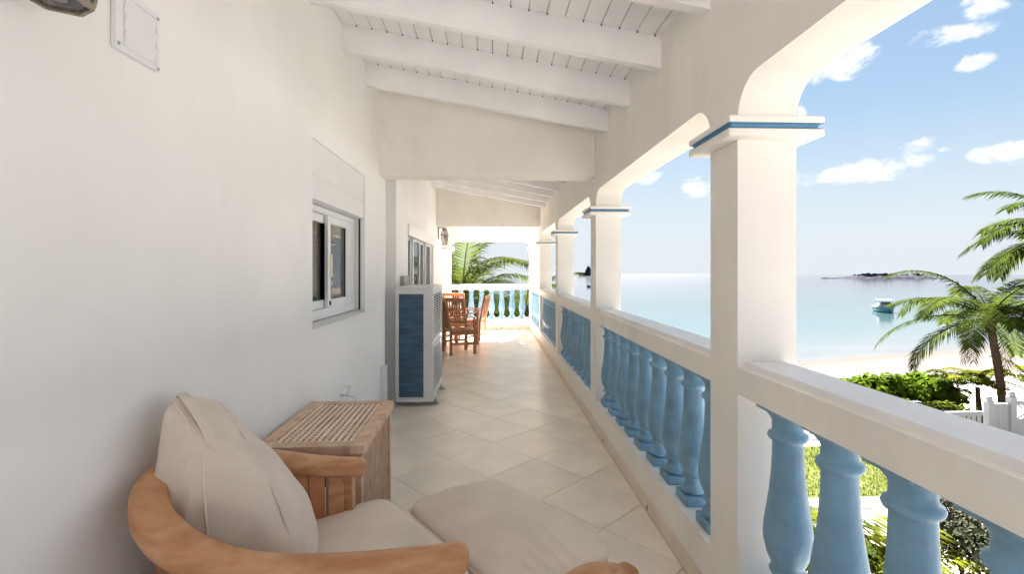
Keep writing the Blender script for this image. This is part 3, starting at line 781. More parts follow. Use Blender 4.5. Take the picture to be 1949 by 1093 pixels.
for (z0, z1) in ((az0 + .05, (az0 + az1) / 2 - .02), ((az0 + az1) / 2 + .02, az1 - .07)):
    f = MB(); t = .022; y0, y1 = -al + .02, al - .03
    f.box(aw - .006, aw + .008, y0, y0 + t, z0, z1).box(aw - .006, aw + .008, y1 - t, y1, z0, z1).box(aw - .006, aw + .008, y0 + t, y1 - t, z0, z0 + t).box(aw - .006, aw + .008, y0 + t, y1 - t, z1 - t, z1)
    gr = f.build('fan_grille', 'ac_white', ac, bevel=.003)
    MB().box(aw - .0115, aw - .0105, y0 + t, y1 - t, z0 + t, z1 - t).build('grille_void_shade', 'dark', gr)  # dark sheet painting the shaded void behind the bars
    s = MB(); z = z0 + t + .008
    while z < z1 - t - .004:
        s.box(aw - .0095, aw - .003, y0 + t, y1 - t, z - .0050, z + .0050); z += .030
    for k in range(1, 3):
        yy = y0 + (y1 - y0) * k / 3
        s.box(aw - .0095, aw - .0075, yy - .004, yy + .004, z0 + t, z1 - t)
    tag(s.build('grille_bars', 'ac_white', gr), kind='stuff')
for yy in (-al + .14, al - .16):
    MB().box(-aw - .01, aw + .05, yy - .03, yy + .03, 0.0005, .02).box(aw + .005, aw + .02, yy - .03, yy + .03, .02, .056).box(-aw, -aw + .03, yy - .03, yy + .03, .02, .056).build('mounting_foot', 'galvanised', ac, bevel=.002)

# grey junction box, trunking, tap, vent on the walls
j = empty('junction_box', (XW2, 6.12, 1.40), 0, 'small grey junction box on the wall above the air conditioner', 'junction box')
MB().box(0.0005, .05, -.16, .16, -.07, .06).build('case', 'grey_box', j, bevel=.005)
MB().box(.05, .056, -.15, .15, -.06, .05).build('lid', 'grey_box', j, bevel=.003)
t = empty('pipe_trunking', (XW, 4.66, 0), 0, 'short white pipe trunking standing against the wall end beside the air conditioner', 'trunking')
MB().box(.0005, .045, -.05, .05, .0005, .60).build('channel', 'upvc', t, bevel=.003)
MB().box(.0005, .050, -.054, .054, .60, .615).build('end_cap', 'upvc', t, bevel=.002)
tp = empty('garden_tap', (XW, 3.42, .655), 0, 'small white wall tap with a cross handle above the lattice-top box', 'tap')
MB().tube([(0.0005, 0, 0), (.10, 0, 0), (.135, 0, -.02), (.145, 0, -.05)], [.013, .013, .013, .011], 10).build('spout', 'upvc', tp, smooth=True)
MB().lathe([(.02, 0), (.024, .01), (.022, .04), (.012, .052), (.008, .085)], 14, (.075, 0, 0)).build('valve_body', 'upvc', tp, smooth=True)
MB().bar((.045, -.03, .09), (.105, .03, .09), .012, .012).bar((.045, .03, .092), (.105, -.03, .092), .011, .011).lathe([(.012, 0), (.010, .018)], 10, (.075, 0, .086)).build('handle', 'white_paint', tp)
MB().lathe([(.03, 0), (.03, .004)], 14).build('wall_plate', 'upvc', tp).rotation_euler = (0, R(90), 0)
tp.scale = (.7, .7, .7)
v = empty('wall_vent', (XW, 1.463, 2.235), 0, 'white square plastic louvre vent high on the near wall', 'vent')
MB().box(.0005, .012, -.088, .088, -.088, .088).build('frame', 'upvc', v, bevel=.005)
for k in range(3):
    z = -.046 + .046 * k
    M = Matrix.Translation((.0145, .008, z)) @ Matrix.Rotation(R(7), 4, 'Y')
    MB().box(-.0025, .0025, -.062, .062, -.0235, .0215, M).build('louvre', 'upvc', v, bevel=.001)
MB().box(.012, .016, -.088, -.070, -.088, .088).box(.012, .016, .074, .088, -.088, .088).box(.012, .016, -.07, .074, -.088, -.072).box(.012, .016, -.07, .074, .072, .088).build('rim', 'upvc', v, bevel=.002)
for (yy, zz) in ((-.078, -.072), (.080, -.080), (-.078, .075), (.080, .075)):
    o = MB().lathe([(.0052, 0), (.0048, .002), (.002, .0026)], 12).build('screw', 'galvanised', v); o.location = (.0162, yy, zz); o.rotation_euler = (0, R(90), 0)

# ------------------------------------------------------------------ wall lanterns
def lantern(loc, lab):
    L = empty('wall_lantern', loc, 0, lab, 'lantern', 'bronze wall lanterns')
    cx = .135; N = 6
    bev(MB().box(.0005, .018, -.05, .05, -.10, .16).build('back_plate', 'bronze', L), .006)
    MB().tube([(.018, 0, .12), (.06, 0, .135), (.10, 0, .135), (cx, 0, .13)], .009, 8).build('arm', 'bronze', L, smooth=True)
    levels = [(-.22, .050), (-.215, .056), (-.02, .086), (.085, .052)]
    def ring(z, r, off=0): return [Vector((cx + r * math.cos(2 * math.pi * (i + .5) / N), r * math.sin(2 * math.pi * (i + .5) / N), z)) for i in range(N)]
    fr = MB()
    A, B, Cc = ring(-.215, .056), ring(-.02, .086), ring(.085, .052)
    for i in range(N):
        k = (i + 1) % N
        for P in (A, B, Cc): fr.bar(P[i], P[k], .008, .012 if P is not B else .024)
        fr.bar(A[i], B[i], .008, .008); fr.bar(B[i], Cc[i], .008, .008)
    fr.build('cage', 'bronze', L)
    for (P, Q) in ((A, B), (B, Cc)):
        for i in range(N):
            k = (i + 1) % N
            MB().add([P[i], P[k], Q[k], Q[i]], [(0, 1, 2, 3)]).build('pane', 'window_glass', L)
    MB().lathe([(.060, .085), (.066, .09), (.058, .10), (.030, .125), (.020, .132), (.014, .15), (.018, .16), (.006, .178), (.002, .195)], 18, (cx, 0, 0)).build('crown', 'bronze', L, smooth=True)
    MB().lathe([(.052, -.216), (.052, -.2135)], 6, (cx, 0, 0)).build('bottom_pane', 'window_glass', L)
    MB().lathe([(.016, -.214), (.014, -.205), (.010, -.20), (.010, -.10)], 12, (cx, 0, 0)).build('candle_tube', 'white_paint', L)
    MB().lathe([(.006, -.10), (.014, -.08), (.016, -.06), (.010, -.035), (.002, -.015)], 12, (cx, 0, 0)).build('bulb', 'window_glass', L, smooth=True)
    return L
lantern((XW, 1.06, 2.318), 'bronze and glass wall lantern cut off by the top left corner')
lantern((XW2, 10.15, 2.29), 'bronze and glass wall lantern at the far end of the house wall')

# ------------------------------------------------------------------ lattice-top box (side table)
hx0, hx1, hy0, hy1, hz = -1.035, -0.565, 2.13, 2.87, .765
hb = empty('side_table', ((hx0 + hx1) / 2, (hy0 + hy1) / 2, 0), R(1.5), 'weathered teak side table with a lattice top and finely slatted sides, against the wall', 'table')
hw_, hl = (hx1 - hx0) / 2, (hy1 - hy0) / 2
lid_b = .042
fr = .062
mat('teak_slat', (0.84, 0.70, 0.57), 0.6, 0.1, 16, 0.3, 80, stretch=(1, .3, 1), col2=(0.74, 0.56, 0.42), objrand=0.06)
def hpc(name, mb, m='teak_weathered', b=.003): return mb.build(name, m, hb, bevel=b)
hpc('top_frame_board', MB().box(-hw_, -hw_ + fr, -hl, hl, hz - lid_b, hz))
hpc('top_frame_board', MB().box(hw_ - fr, hw_, -hl, hl, hz - lid_b, hz))
hpc('top_frame_board', MB().box(-hw_ + fr, hw_ - fr, -hl, -hl + fr, hz - lid_b, hz - .0006))
hpc('top_frame_board', MB().box(-hw_ + fr, hw_ - fr, hl - fr, hl, hz - lid_b, hz - .0006))
nx = 12; gx = (2 * hw_ - 2 * fr) / nx
for k in range(nx):
    x = -hw_ + fr + gx * (k + .5)
    hpc('slat', m='teak_slat', mb=MB().box(x - gx * .27, x + gx * .27, -hl + fr, hl - fr, hz - .014, hz - .003), b=.001)
ny = 18; gy = (2 * hl - 2 * fr) / ny
for k in range(ny):
    yk = -hl + fr + gy * (k + .5)
    hpc('cross_slat', MB().box(-hw_ + fr, hw_ - fr, yk - gy * .25, yk + gy * .25, hz - .016, hz - .0055), b=0)
hpc('top_shade_board', MB().box(-hw_ + .05, hw_ - .05, -hl + .05, hl - .05, hz - .20, hz - .19), 'teak_gap_shade', 0)  # dark sheet below the lattice, painting shade into its holes
for (sx, sy) in ((-1, -1), (1, -1), (1, 1), (-1, 1)):
    cxp, cyp = sx * (hw_ - .035), sy * (hl - .035)
    hpc('leg', MB().box(cxp - .02, cxp + .02, cyp - .02, cyp + .02, 0, hz - lid_b))
for sy in (-1, 1):
    hpc('apron', MB().box(-hw_ + .055, hw_ - .055, sy * (hl - .035) - .012, sy * (hl - .035) + .012, hz - lid_b - .05, hz - lid_b))
for sx in (-1, 1):
    hpc('rail', MB().box(sx * (hw_ - .035) - .006, sx * (hw_ - .035) + .006, -hl + .055, hl - .055, .05, hz - lid_b - .001), 'teak_gap_shade', 0)  # dark backing panel, painting shade into the gaps between side slats
    n = 26; st = (2 * hl - .11) / n
    for k in range(n):
        yk = -hl + .055 + st * (k + .5)
        xs = sx * (hw_ - .0271)
        hpc('side_slat', MB().box(xs - .0013, xs + .0013, yk - st * .27, yk + st * .27, .03, hz - lid_b - .0005), m='teak_weathered', b=0)
n = 18; st = (2 * hw_ - .11) / n
for k in range(n):
    xk = -hw_ + .055 + st * (k + .5)
    hpc('side_slat', MB().box(xk - st * .33, xk + st * .33, -hl + .022, -hl + .033, .03, hz - lid_b - .052), b=0)

# ------------------------------------------------------------------ cushions
def cushion(name, C, bulge, label, N=26, power=9.0, wr=0.006, wscale=5.0, seed=0.0, seam=True, mat_='fabric', pleat=0.0, flap=None):
    """C: dict of 8 corners keyed (a,b,c) each -1/1; bulge per axis"""
    cen = sum((Vector(v) for v in C.values()), Vector()) / 8
    def tri(a, b, c):
        p = Vector()
        for (i, j, k), v in C.items():
            p += Vector(v) * ((1 + i * a) * (1 + j * b) * (1 + k * c) / 8)
        return p
    mb = MB(); key = {}
    def vid(a, b, c):
        q = (round(a, 5), round(b, 5), round(c, 5))
        if q in key: return key[q]
        s = (abs(a) ** power + abs(b) ** power + abs(c) ** power) ** (-1 / power)
        x, y, z = a * s, b * s, c * s
        x2 = x * (1 + bulge[0] * (1 - y * y) * (1 - z * z)); y2 = y * (1 + bulge[1] * (1 - x * x) * (1 - z * z)); z2 = z * (1 + bulge[2] * (1 - x * x) * (1 - y * y))
        p = tri(x2, y2, z2)
        d = (p - cen).normalized()
        nn = noise.noise(Vector((p.x * wscale + seed, p.y * wscale, p.z * wscale)))
        n2 = 1 - abs(noise.noise(Vector((p.x * wscale * 2.1 + seed, p.y * wscale * 2.1, p.z * wscale * 1.2 + 7)))) * 2
        edge = max(abs(x), abs(y), abs(z)); e2 = sorted((abs(x), abs(y), abs(z)))[1]
        p += d * (wr * nn + wr * 0.9 * max(0, n2) * (0.25 + e2 ** 3))
        if pleat and z > -.2:
            fall = max(0.0, (x + .05) / 1.05) ** 1.5 * (1 - max(0, abs(y) - .85) * 5) * (1 - .7 * max(0, x - .85) / .15)
            ph = 8.5 * y + 1.6 * x * math.sin(3 * y + 1) + 2.5 * nn
            p.z += pleat * fall * (1 - 2 * abs(math.sin(ph)) ** 0.6)
        key[q] = len(mb.v); mb.v.append(tuple(p)); return key[q]
    def warp(t):   # denser near edges
        return math.sin(t * math.pi / 2) * 0.5 + t * 0.5
    g_ = [warp(-1 + 2 * i / N) for i in range(N + 1)]
    for ax in range(3):
        for sgn in (-1, 1):
            for i in range(N):
                for j_ in range(N):
                    q = []
                    for (u, w) in ((g_[i], g_[j_]), (g_[i + 1], g_[j_]), (g_[i + 1], g_[j_ + 1]), (g_[i], g_[j_ + 1])):
                        c = [u, w]; c.insert(ax, sgn); q.append(vid(*c))
                    mb.f.append(tuple(q))
    # tie the mesh to a base origin
    zmin = min(v_[2] for v_ in mb.v)
    base = Vector((cen.x, cen.y, zmin))
    mb.v = [tuple(Vector(v_) - base) for v_ in mb.v]
    root = empty(name, base, 0, label, 'cushion')
    mb.build('cover', mat_, root, smooth=True)
    if flap:
        fb = MB(); nb, na = 40, 4
        for lay in (0, 1):
            for i in range(nb + 1):
                for j_ in range(na + 1):
                    a = flap[0] + (flap[1] - flap[0]) * j_ / na; b = -.97 + 1.94 * i / nb
                    s = (abs(a) ** power + abs(b) ** power + 1) ** (-1 / power); x, y, z = a * s, b * s, s
                    z2 = z * (1 + bulge[2] * (1 - x * x) * (1 - y * y)); y2 = y * (1 + bulge[1] * (1 - x * x) * (1 - z * z)); x2 = x
                    p = tri(x2, y2, z2); d = (p - cen).normalized()
                    nn = noise.noise(Vector((p.x * wscale + seed, p.y * wscale, p.z * wscale)))
                    fb.v.append(tuple(p + d * (wr * nn + wr * .5 + .004 + (.006 + .004 * math.sin(9 * b)) * lay * (.4 + .6 * j_ / na)) - base))
        W = na + 1; O = (nb + 1) * W
        for i in range(nb):
            for j_ in range(na):
                q = i * W + j_
                fb.f.append((O + q, O + q + 1, O + q + W + 1, O + q + W)); fb.f.append((q, q + W, q + W + 1, q + 1))
            for j_ in (0, na):
                q = i * W + j_; fb.f.append((q, q + W, O + q + W, O + q))
        fb.build('zip_flap', mat_, root, smooth=True, autosmooth=40)
    if seam:
        for cc in seam:
            pts = []
            ax, sgn, off = cc
            M_ = 48
            for i in range(4):
                cor = [(-1, -1), (1, -1), (1, 1), (-1, 1)]
                (u0, w0), (u1, w1) = cor[i], cor[(i + 1) % 4]
                for k in range(M_):
                    t = k / M_
                    c = [u0 + (u1 - u0) * t, w0 + (w1 - w0) * t]; c.insert(ax, sgn * off)
                    a, b, c3 = c
                    s = (abs(a) ** power + abs(b) ** power + abs(c3) ** power) ** (-1 / power)
                    x, y, z = a * s, b * s, c3 * s
                    x2 = x * (1 + bulge[0] * (1 - y * y) * (1 - z * z)); y2 = y * (1 + bulge[1] * (1 - x * x) * (1 - z * z)); z2 = z * (1 + bulge[2] * (1 - x * x) * (1 - y * y))
                    p = tri(x2, y2, z2); d = (p - cen).normalized()
                    nn = noise.noise(Vector((p.x * wscale + seed, p.y * wscale, p.z * wscale)))
                    pts.append(p + d * (wr * nn + 0.0035) - base)
            pts.append(pts[0]); pts.append(pts[1])
            MB().tube(pts, 0.0045, 6, cap=False).build('piping', 'piping', root, smooth=True)
    return root

# ------------------------------------------------------------------ teak armchair with round back
chair = empty('armchair', (-.5, 1.65, 0), 0, 'teak tub armchair with a curved top rail, taupe cushions on it', 'armchair')
CO = Vector((-.5, 1.65, 0))
ctrl = [(-.085, 1.445, .712), (-.285, 1.392, .722), (-.50, 1.325, .752), (-.665, 1.272, .802), (-.80, 1.272, .858), (-.91, 1.33, .912), (-.965, 1.43, .948), (-.975, 1.59, .945),
        (-.945, 1.75, .905), (-.855, 1.88, .845), (-.71, 1.985, .778), (-.545, 2.055, .738)]
def catmull(P, n=8):
    P = [Vector(p) for p in P]; out = []
    for i in range(len(P) - 1):
        p0, p1, p2, p3 = P[max(i - 1, 0)], P[i], P[i + 1], P[min(i + 2, len(P) - 1)]
        for k in range(n):
            t = k / n
            out.append(0.5 * ((2 * p1) + (-p0 + p2) * t + (2 * p0 - 5 * p1 + 4 * p2 - p3) * t * t + (-p0 + 3 * p1 - 3 * p2 + p3) * t ** 3))
    out.append(P[-1]); return out
path = [p - CO for p in catmull(ctrl, 8)]
RH = .072
nP = len(path)
ws = [.078 + .014 * math.sin(math.pi * i / (nP - 1)) for i in range(nP)]; hs = [RH + .010 * math.sin(math.pi * i / (nP - 1)) ** 2 for i in range(nP)]
railp = [p - Vector((0, 0, h_ / 2)) for p, h_ in zip(path, hs)]
e = (railp[0] - railp[1]).normalized(); e2 = (railp[-1] - railp[-2]).normalized()
railp = [railp[0] + e * .012] + railp + [railp[-1] + e2 * .012]; ws = [ws[0] * .72] + ws + [ws[-1] * .72]; hs = [hs[0] * .72] + hs + [hs[-1] * .72]
MB().sweep(railp, ws, hs, power=4.0, seg=20).build('top_rail', 'teak_light', chair, smooth=True, autosmooth=50)
# curved lower rail and seat frame, slats between
low = [Vector((p.x * .97, p.y * .97, .36)) for p in path]
MB().sweep(low, [.035] * nP, [.07] * nP, power=6, seg=12).build('seat_rail', 'teak', chair, smooth=True, autosmooth=50)
MB().bar(low[0], low[-1], .03, .07).build('front_rail', 'teak', chair, bevel=.004)
def slat(i, w, m='teak'):
    top, bot = path[i] - Vector((0, 0, RH * .8)), low[i] + Vector((0, 0, .02))
    d = (path[min(i + 1, nP - 1)] - path[max(i - 1, 0)]); d.z = 0; d.normalize(); nrm = Vector((d.y, -d.x, 0))
    pts = []
    for k in range(7):
        t = k / 6
        pts.append(bot.lerp(top, t) + nrm * (.025 * math.sin(math.pi * t)))
    mb = MB()
    for p in pts:
        for (s_, q) in ((-1, -1), (1, -1), (1, 1), (-1, 1)):
            mb.v.append(tuple(p + d * (s_ * w / 2) + nrm * (q * .009)))
    for k in range(6):
        for jj in range(4):
            mb.f.append((4 * k + jj, 4 * k + (jj + 1) % 4, 4 * k + 4 + (jj + 1) % 4, 4 * k + 4 + jj))
    mb.f.append((0, 1, 2, 3)); mb.f.append((24, 25, 26, 27))
    return mb.build('back_slat', m, chair, bevel=.002)
idx = list(range(8, nP - 6, 3))
for i in idx: slat(i, .060)
slat(nP - 6, .06, 'teak_light')
def leg(p, top, w=.05, back=0):
    pts = [Vector((p.x, p.y, 0)) , Vector((p.x, p.y, .2)), Vector((p.x, p.y, .36)), Vector((top.x, top.y, top.z))]
    MB().sweep(catmull([q + Vector((0.0, 0, 0)) for q in pts], 4)[::1], [w] * 13, [w] * 13, power=6, seg=12).build('leg', 'teak_light', chair, smooth=True, autosmooth=45)
for i in (3, nP - 4):
    a, b = low[i].copy(), path[i] - Vector((0, 0, .05))
    MB().bar((a.x, a.y, 0), (a.x, a.y, .40), .05, .05).bar((a.x, a.y, .38), (b.x, b.y, b.z), .05, .048).build('leg', 'teak_light', chair, bevel=.004)
for i in (nP // 2 - 10, nP // 2 + 10):
    a = low[i]; MB().bar((a.x * .96, a.y * .96, 0), (a.x * .96, a.y * .96, .37), .05, .05).build('leg', 'teak', chair, bevel=.004)
for k in range(7):
    t = (k + .5) / 7
    i0 = int(4 + t * 20); i1 = nP - 1 - int(4 + t * 20)
    MB().bar(low[i0] + Vector((0, 0, .02)), low[i1] + Vector((0, 0, .02)), .05, .016).build('seat_slat', 'teak', chair)

SZ0, SZ1 = .405, .548
def quad_box(top, z0, z1):
    (FN, FF, BN, BF) = top
    d = {}
    for z, c in ((z0, -1), (z1, 1)):
        d[(1, -1, c)] = (FN[0], FN[1], z); d[(1, 1, c)] = (FF[0], FF[1], z); d[(-1, -1, c)] = (BN[0], BN[1], z); d[(-1, 1, c)] = (BF[0], BF[1], z)
    return d
cushion('seat_cushion', quad_box(((-.03, 1.565), (-.462, 2.165), (-.60, 1.335), (-.885, 1.80)), SZ0, SZ1), (.05, .04, .16), 'flat taupe seat cushion on the teak armchair', wr=.004, seed=3.1, seam=((2, 1, .82),), power=7)
BC = {(1, -1, -1): (-.53, 1.53, .545), (1, -1, 1): tuple(atY(492, 866, 1.50)), (-1, -1, -1): (-.84, 1.37, .56), (-1, -1, 1): tuple(atY(360, 850, 1.41)),
      (1, 1, -1): (-.74, 1.86, .545), (1, 1, 1): tuple(atY(420, 756, 1.74)), (-1, 1, -1): (-.93, 1.66, .56), (-1, 1, 1): tuple(atY(300, 768, 1.49))}
_bc = sum((Vector(v_) for v_ in BC.values()), Vector()) / 8
BC = {k_: tuple(_bc + (Vector(v_) - _bc) * 1.06) for k_, v_ in BC.items()}
cushion('back_cushion', BC, (.62, .20, .13), 'plump taupe back cushion leaning upright in the armchair', N=60, wr=.015, wscale=6.5, seed=8.2, flap=(-.42, -.12), seam=((0, 1, .8), (0, -1, .62)), power=5.2)

# ------------------------------------------------------------------ footstool in front of the armchair
fs = empty('footstool', (.04, 2.03, 0), 0, 'teak footstool with an arched end rail in front of the armchair', 'footstool')
FO = Vector((.04, 2.03, 0))
fN, fE, fR, fL = Vector((.00, 2.47, 0)), Vector((.47, 1.85, 0)), Vector((.085, 1.575, 0)), Vector((-.375, 2.205, 0))
for a, b in ((fN, fE), (fE, fR), (fR, fL), (fL, fN)):
    MB().bar(a - FO + Vector((0, 0, .30)), b - FO + Vector((0, 0, .30)), .03, .07).build('frame_rail', 'teak', fs, bevel=.003)
for p in (fN, fE, fR, fL):
    q = (p - FO) * .97
    MB().bar((q.x, q.y, 0), (q.x, q.y, .31), .05, .05).build('leg', 'teak', fs, bevel=.004)
def arch_rail(a, b, out, name='end_rail'):
    pts = []; d = (b - a)
    for k in range(15):
        t = -.06 + 1.12 * k / 14
        pts.append(a + d * t + out * .055 + Vector((0, 0, .372 + .075 * math.sin(math.pi * max(0, min(1, t))) - FO.z)) - FO)
    MB().sweep(pts, [.085] * 15, [.07] * 15, power=3.5, seg=20).build(name, 'teak_light', fs, smooth=True, autosmooth=50)
outv = (fE - fN).normalized()
arch_rail(fE, fR, outv)
cushion('footstool_cushion', quad_box(((.075, 1.575), (.485, 1.85), (-.395, 2.21), (.005, 2.49)), .355, .485), (.05, .05, .70), 'wrinkled taupe cushion on the footstool in front of the armchair', N=54, wr=.010, wscale=5.5, seed=21.0, seam=((2, 1, .35),), power=7, pleat=.020)

# ------------------------------------------------------------------ dining set at the far end
def dining_chair():
    c = empty('dining_chair')
    T = 'teak_dining'
    for (x, yy, h) in ((.23, -.25, .655), (.23, .25, .655)):
        MB().box(x - .024, x + .024, yy - .022, yy + .022, 0, h).build('leg', T, c, bevel=.003)
    for yy in (-.25, .25):
        mb = MB(); mb.bar((-.22, yy, 0), (-.22, yy, .44), .045, .045); mb.bar((-.22, yy, .42), (-.33, yy, .97), .045, .045)
        mb.build('back_leg', T, c, bevel=.003)
        MB().bar((-.27, yy, .66), (.27, yy, .672), .055, .026).build('arm', T, c, bevel=.004)
        MB().box(-.20, .21, yy - .012, yy + .012, .18, .215).build('stretcher', T, c)
        MB().box(-.20, .21, yy - .014, yy + .014, .36, .42).build('side_rail', T, c)
    MB().bar((-.325, -.25, .945), (-.325, .25, .945), .028, .075).build('back_top_rail', T, c, bevel=.003)
    MB().bar((-.24, -.25, .50), (-.24, .25, .50), .028, .05).build('back_low_rail', T, c, bevel=.003)
    for k in range(8):
        yy = -.195 + .39 * k / 7
        MB().bar((-.24, yy, .49), (-.318, yy, .93), .032, .016, (0, 1, 0)).build('back_slat', T, c)
    for k in range(7):
        xx = -.20 + .42 * k / 6
        MB().box(xx - .029, xx + .029, -.235, .235, .42, .44).build('seat_slat', T, c)
    MB().box(.215, .245, -.228, .228, .36, .419).build('front_rail', T, c)
    return c
pc = dining_chair()
spots = [((-.62, 9.02), 22, 'teak dining chair nearest the camera, its side turned, beside the air conditioner'),
         ((-.62, 9.90), 62, 'slat-backed teak dining chair behind the nearest one, back towards the camera'),
         ((-.42, 10.75), 168, 'sunlit teak dining chair at the far side, facing the house wall'),
         ((-.98, 11.55), 262, 'teak dining chair against the end balustrade, facing the camera')]
for k, ((x, y), a, lab) in enumerate(spots):
    o = pc if k == 0 else copy_tree(pc)
    o.location = (x, y, 0); o.rotation_euler = (0, 0, R(a)); tag(o, lab, 'chair', 'teak dining chairs')
dt = empty('dining_table', (-1.10, 10.72, 0), 0, 'small square teak dining table half hidden behind the dining chairs', 'table')
for k in range(8):
    x = -.38 + .76 * (k + .5) / 8
    MB().box(x - .044, x + .044, -.40, .40, .715, .74).build('top_board', 'teak_light', dt, bevel=.002)
for (x, y) in ((-.33, -.35), (.33, -.35), (.33, .35), (-.33, .35)):
    MB().box(x - .03, x + .03, y - .03, y + .03, 0, .715).build('leg', 'teak', dt, bevel=.003)
for s_ in (-1, 1):
    MB().box(-.30, .30, s_ * .35 - .012, s_ * .35 + .012, .63, .714).build('apron', 'teak', dt)
    MB().box(s_ * .33 - .012, s_ * .33 + .012, -.32, .32, .63, .714).build('apron', 'teak', dt)

# ------------------------------------------------------------------ palms
def frond_mesh(L, elev, droop, nl, ll, seed, m, lw=.045, hang=.55, curl=0.0):
    r = random.Random(seed); pts = []; p = Vector((0, 0, 0)); a = elev; n = 22
    for i in range(n + 1):
        pts.append(p.copy())
        st = L / n
        p = p + Vector((math.cos(a) * st, curl * st * i / n, math.sin(a) * st))
        a -= droop / n * (0.5 + 1.0 * i / n)
    mb = MB()
    mb.tube(pts, [max(.004, .028 * (1 - i / n) ** 0.8 * (L / 3.0)) for i in range(n + 1)], 5)
    nr = len(mb.f)
    for k in range(nl):
        t = .10 + .90 * (k + r.uniform(-.2, .2)) / nl
        f = t * n; i = min(n - 1, int(f)); q = pts[i].lerp(pts[i + 1], f - i)
        d = (pts[i + 1] - pts[i]).normalized()
        upv = Vector((-d.z, 0, d.x)); side = d.cross(upv).normalized()
        ln = ll * (0.45 + 1.1 * math.sin(math.pi * min(1, (t * .86 + .12)))) * r.uniform(.85, 1.1) * .72
        for s_ in (-1, 1):
            fw = .45 + .55 * t + r.uniform(-.1, .1)
            dr = (d * fw + side * s_ * 1.0 + upv * r.uniform(-.05, .25)).normalized()
            w = lw * r.uniform(.8, 1.1)
            wd = d.cross(dr).cross(dr).normalized() * -1
            wv = (d - dr * d.dot(dr)).normalized() * w / 2
            m1 = q + dr * ln * .5 + Vector((0, 0, -hang * ln * .16)); tip = q + dr * ln * .93 + Vector((0, 0, -hang * ln * r.uniform(.45, .8)))
            o = len(mb.v)
            mb.v += [tuple(q - wv * .5), tuple(q + wv * .5), tuple(m1 + wv), tuple(m1 - wv), tuple(tip)]
            mb.f += [(o, o + 1, o + 2, o + 3), (o + 3, o + 2, o + 4)]
    me = bpy.data.meshes.new('frond'); me.from_pydata(mb.v, [], mb.f); me.update()
    me.materials.append(MATS['rachis']); me.materials.append(MATS[m])
    for i, p_ in enumerate(me.polygons): p_.material_index = 0 if i < nr else 1
    return me
def palm(name, base, crown, nf, L, lab, seed, cat='palm tree', trunk_r=(.16, .11), m='frond', azs=None, lean=None, dead=3, elevs=(80, -20), nl=62, ll=.75, lw=.045, group=None, hub=True):
    r = random.Random(seed); base, crown = Vector(base), Vector(crown)
    t = empty(name, base, 0, lab, cat, group)
    top = crown - base; pts = []; rad = []
    for i in range(29):
        s_ = i / 28
        p = Vector((top.x * (s_ ** 1.6), top.y * (s_ ** 1.6), top.z * s_)) + Vector((.02 * math.sin(5 * s_), 0, 0))
        pts.append(p); rr = trunk_r[0] + (trunk_r[1] - trunk_r[0]) * min(1, s_ * 1.15)
        if s_ < .12: rr *= 1 + .5 * (1 - s_ / .12) ** 2
        rad.append(rr * (1.0 + (.045 if i % 2 else -.03)))
    MB().tube(pts, rad, 14).build('trunk', 'trunk', t, smooth=True)
    if hub:
        MB().tube([top + Vector((0, 0, -.16)), top + Vector((0, 0, -.04)), top + Vector((0, 0, .16)), top + Vector((0, 0, .36))], [trunk_r[1] * .95, trunk_r[1] * 1.55, trunk_r[1] * 1.35, trunk_r[1] * .3], 12).build('crown_shaft', 'trunk', t, smooth=True)
        for k in range(9):
            a = r.uniform(0, 6.28); q = Vector((math.cos(a), math.sin(a), r.uniform(-.3, .7)))
            MB().tube([top + q * .10, top + q * r.uniform(.28, .5)], [.035, .018], 6).build('frond_stub', 'frond_dead', t)
    for k in range(nf):
        s_ = (k + .5) / nf
        az = (k * 2.39996 + r.uniform(-.25, .25)) if azs is None else azs[k % len(azs)] + r.uniform(-.12, .12)
        el = R(elevs[0] + (elevs[1] - elevs[0]) * s_ + r.uniform(-7, 7))
        me = frond_mesh(L * r.uniform(.88, 1.1), el, R(r.uniform(70, 110)) * (.75 + .4 * (1 - s_)), nl, ll, seed * 31 + k, m, lw=lw)
        dup(me, 'frond', t, top + Vector((0, 0, .05)), (0, 0, az))
    for k in range(dead):
        me = frond_mesh(L * .55, R(-35 + r.uniform(-25, 10)), R(50), 26, ll * .6, seed * 57 + k, 'frond_dead', lw=lw * .7, hang=.9)
        dup(me, 'dead_frond', t, top, (0, 0, r.uniform(0, 6.28)))
    return t
cr = atY(1884, 608, 13.0); bs = atY(1909, 700, 13.2)
palm('palm_tree', (bs.x, 13.2, ground_z(bs.x, 13.2)), (cr.x, 13.0, cr.z), 18, 2.8, 'coconut palm with a slim ringed trunk between the beach and the white fence', 4, elevs=(64, -6), trunk_r=(.105, .088), dead=3, ll=.60, nl=84, lw=.034)
cr = atY(2055, 450, 11.6)
palm('palm_tree', (cr.x + .5, 11.9, ZLAWN), (cr.x, 11.6, cr.z), 24, 2.5, 'taller palm at the right edge whose fronds reach in from outside the picture', 9, elevs=(72, -20), dead=1, ll=.66, nl=84, lw=.036)
palm('palm_tree', (-1.2, 17.4, ground_z(-1.2, 17.4)), (-1.0, 16.4, .45), 21, 3.3, 'large palm filling the far end opening behind the end balustrade', 17, elevs=(88, -35), trunk_r=(.2, .15), dead=0, nl=90, ll=.85, lw=.04, m='frond_lit')
palm('palm_tree', (1.5, 19.6, ground_z(1.5, 19.6)), (1.35, 19.3, -.1), 15, 2.9, 'lower palm right of the big one beyond the end balustrade', 23, elevs=(70, -30), dead=0, nl=76, ll=.8, lw=.04, m='frond_lit')
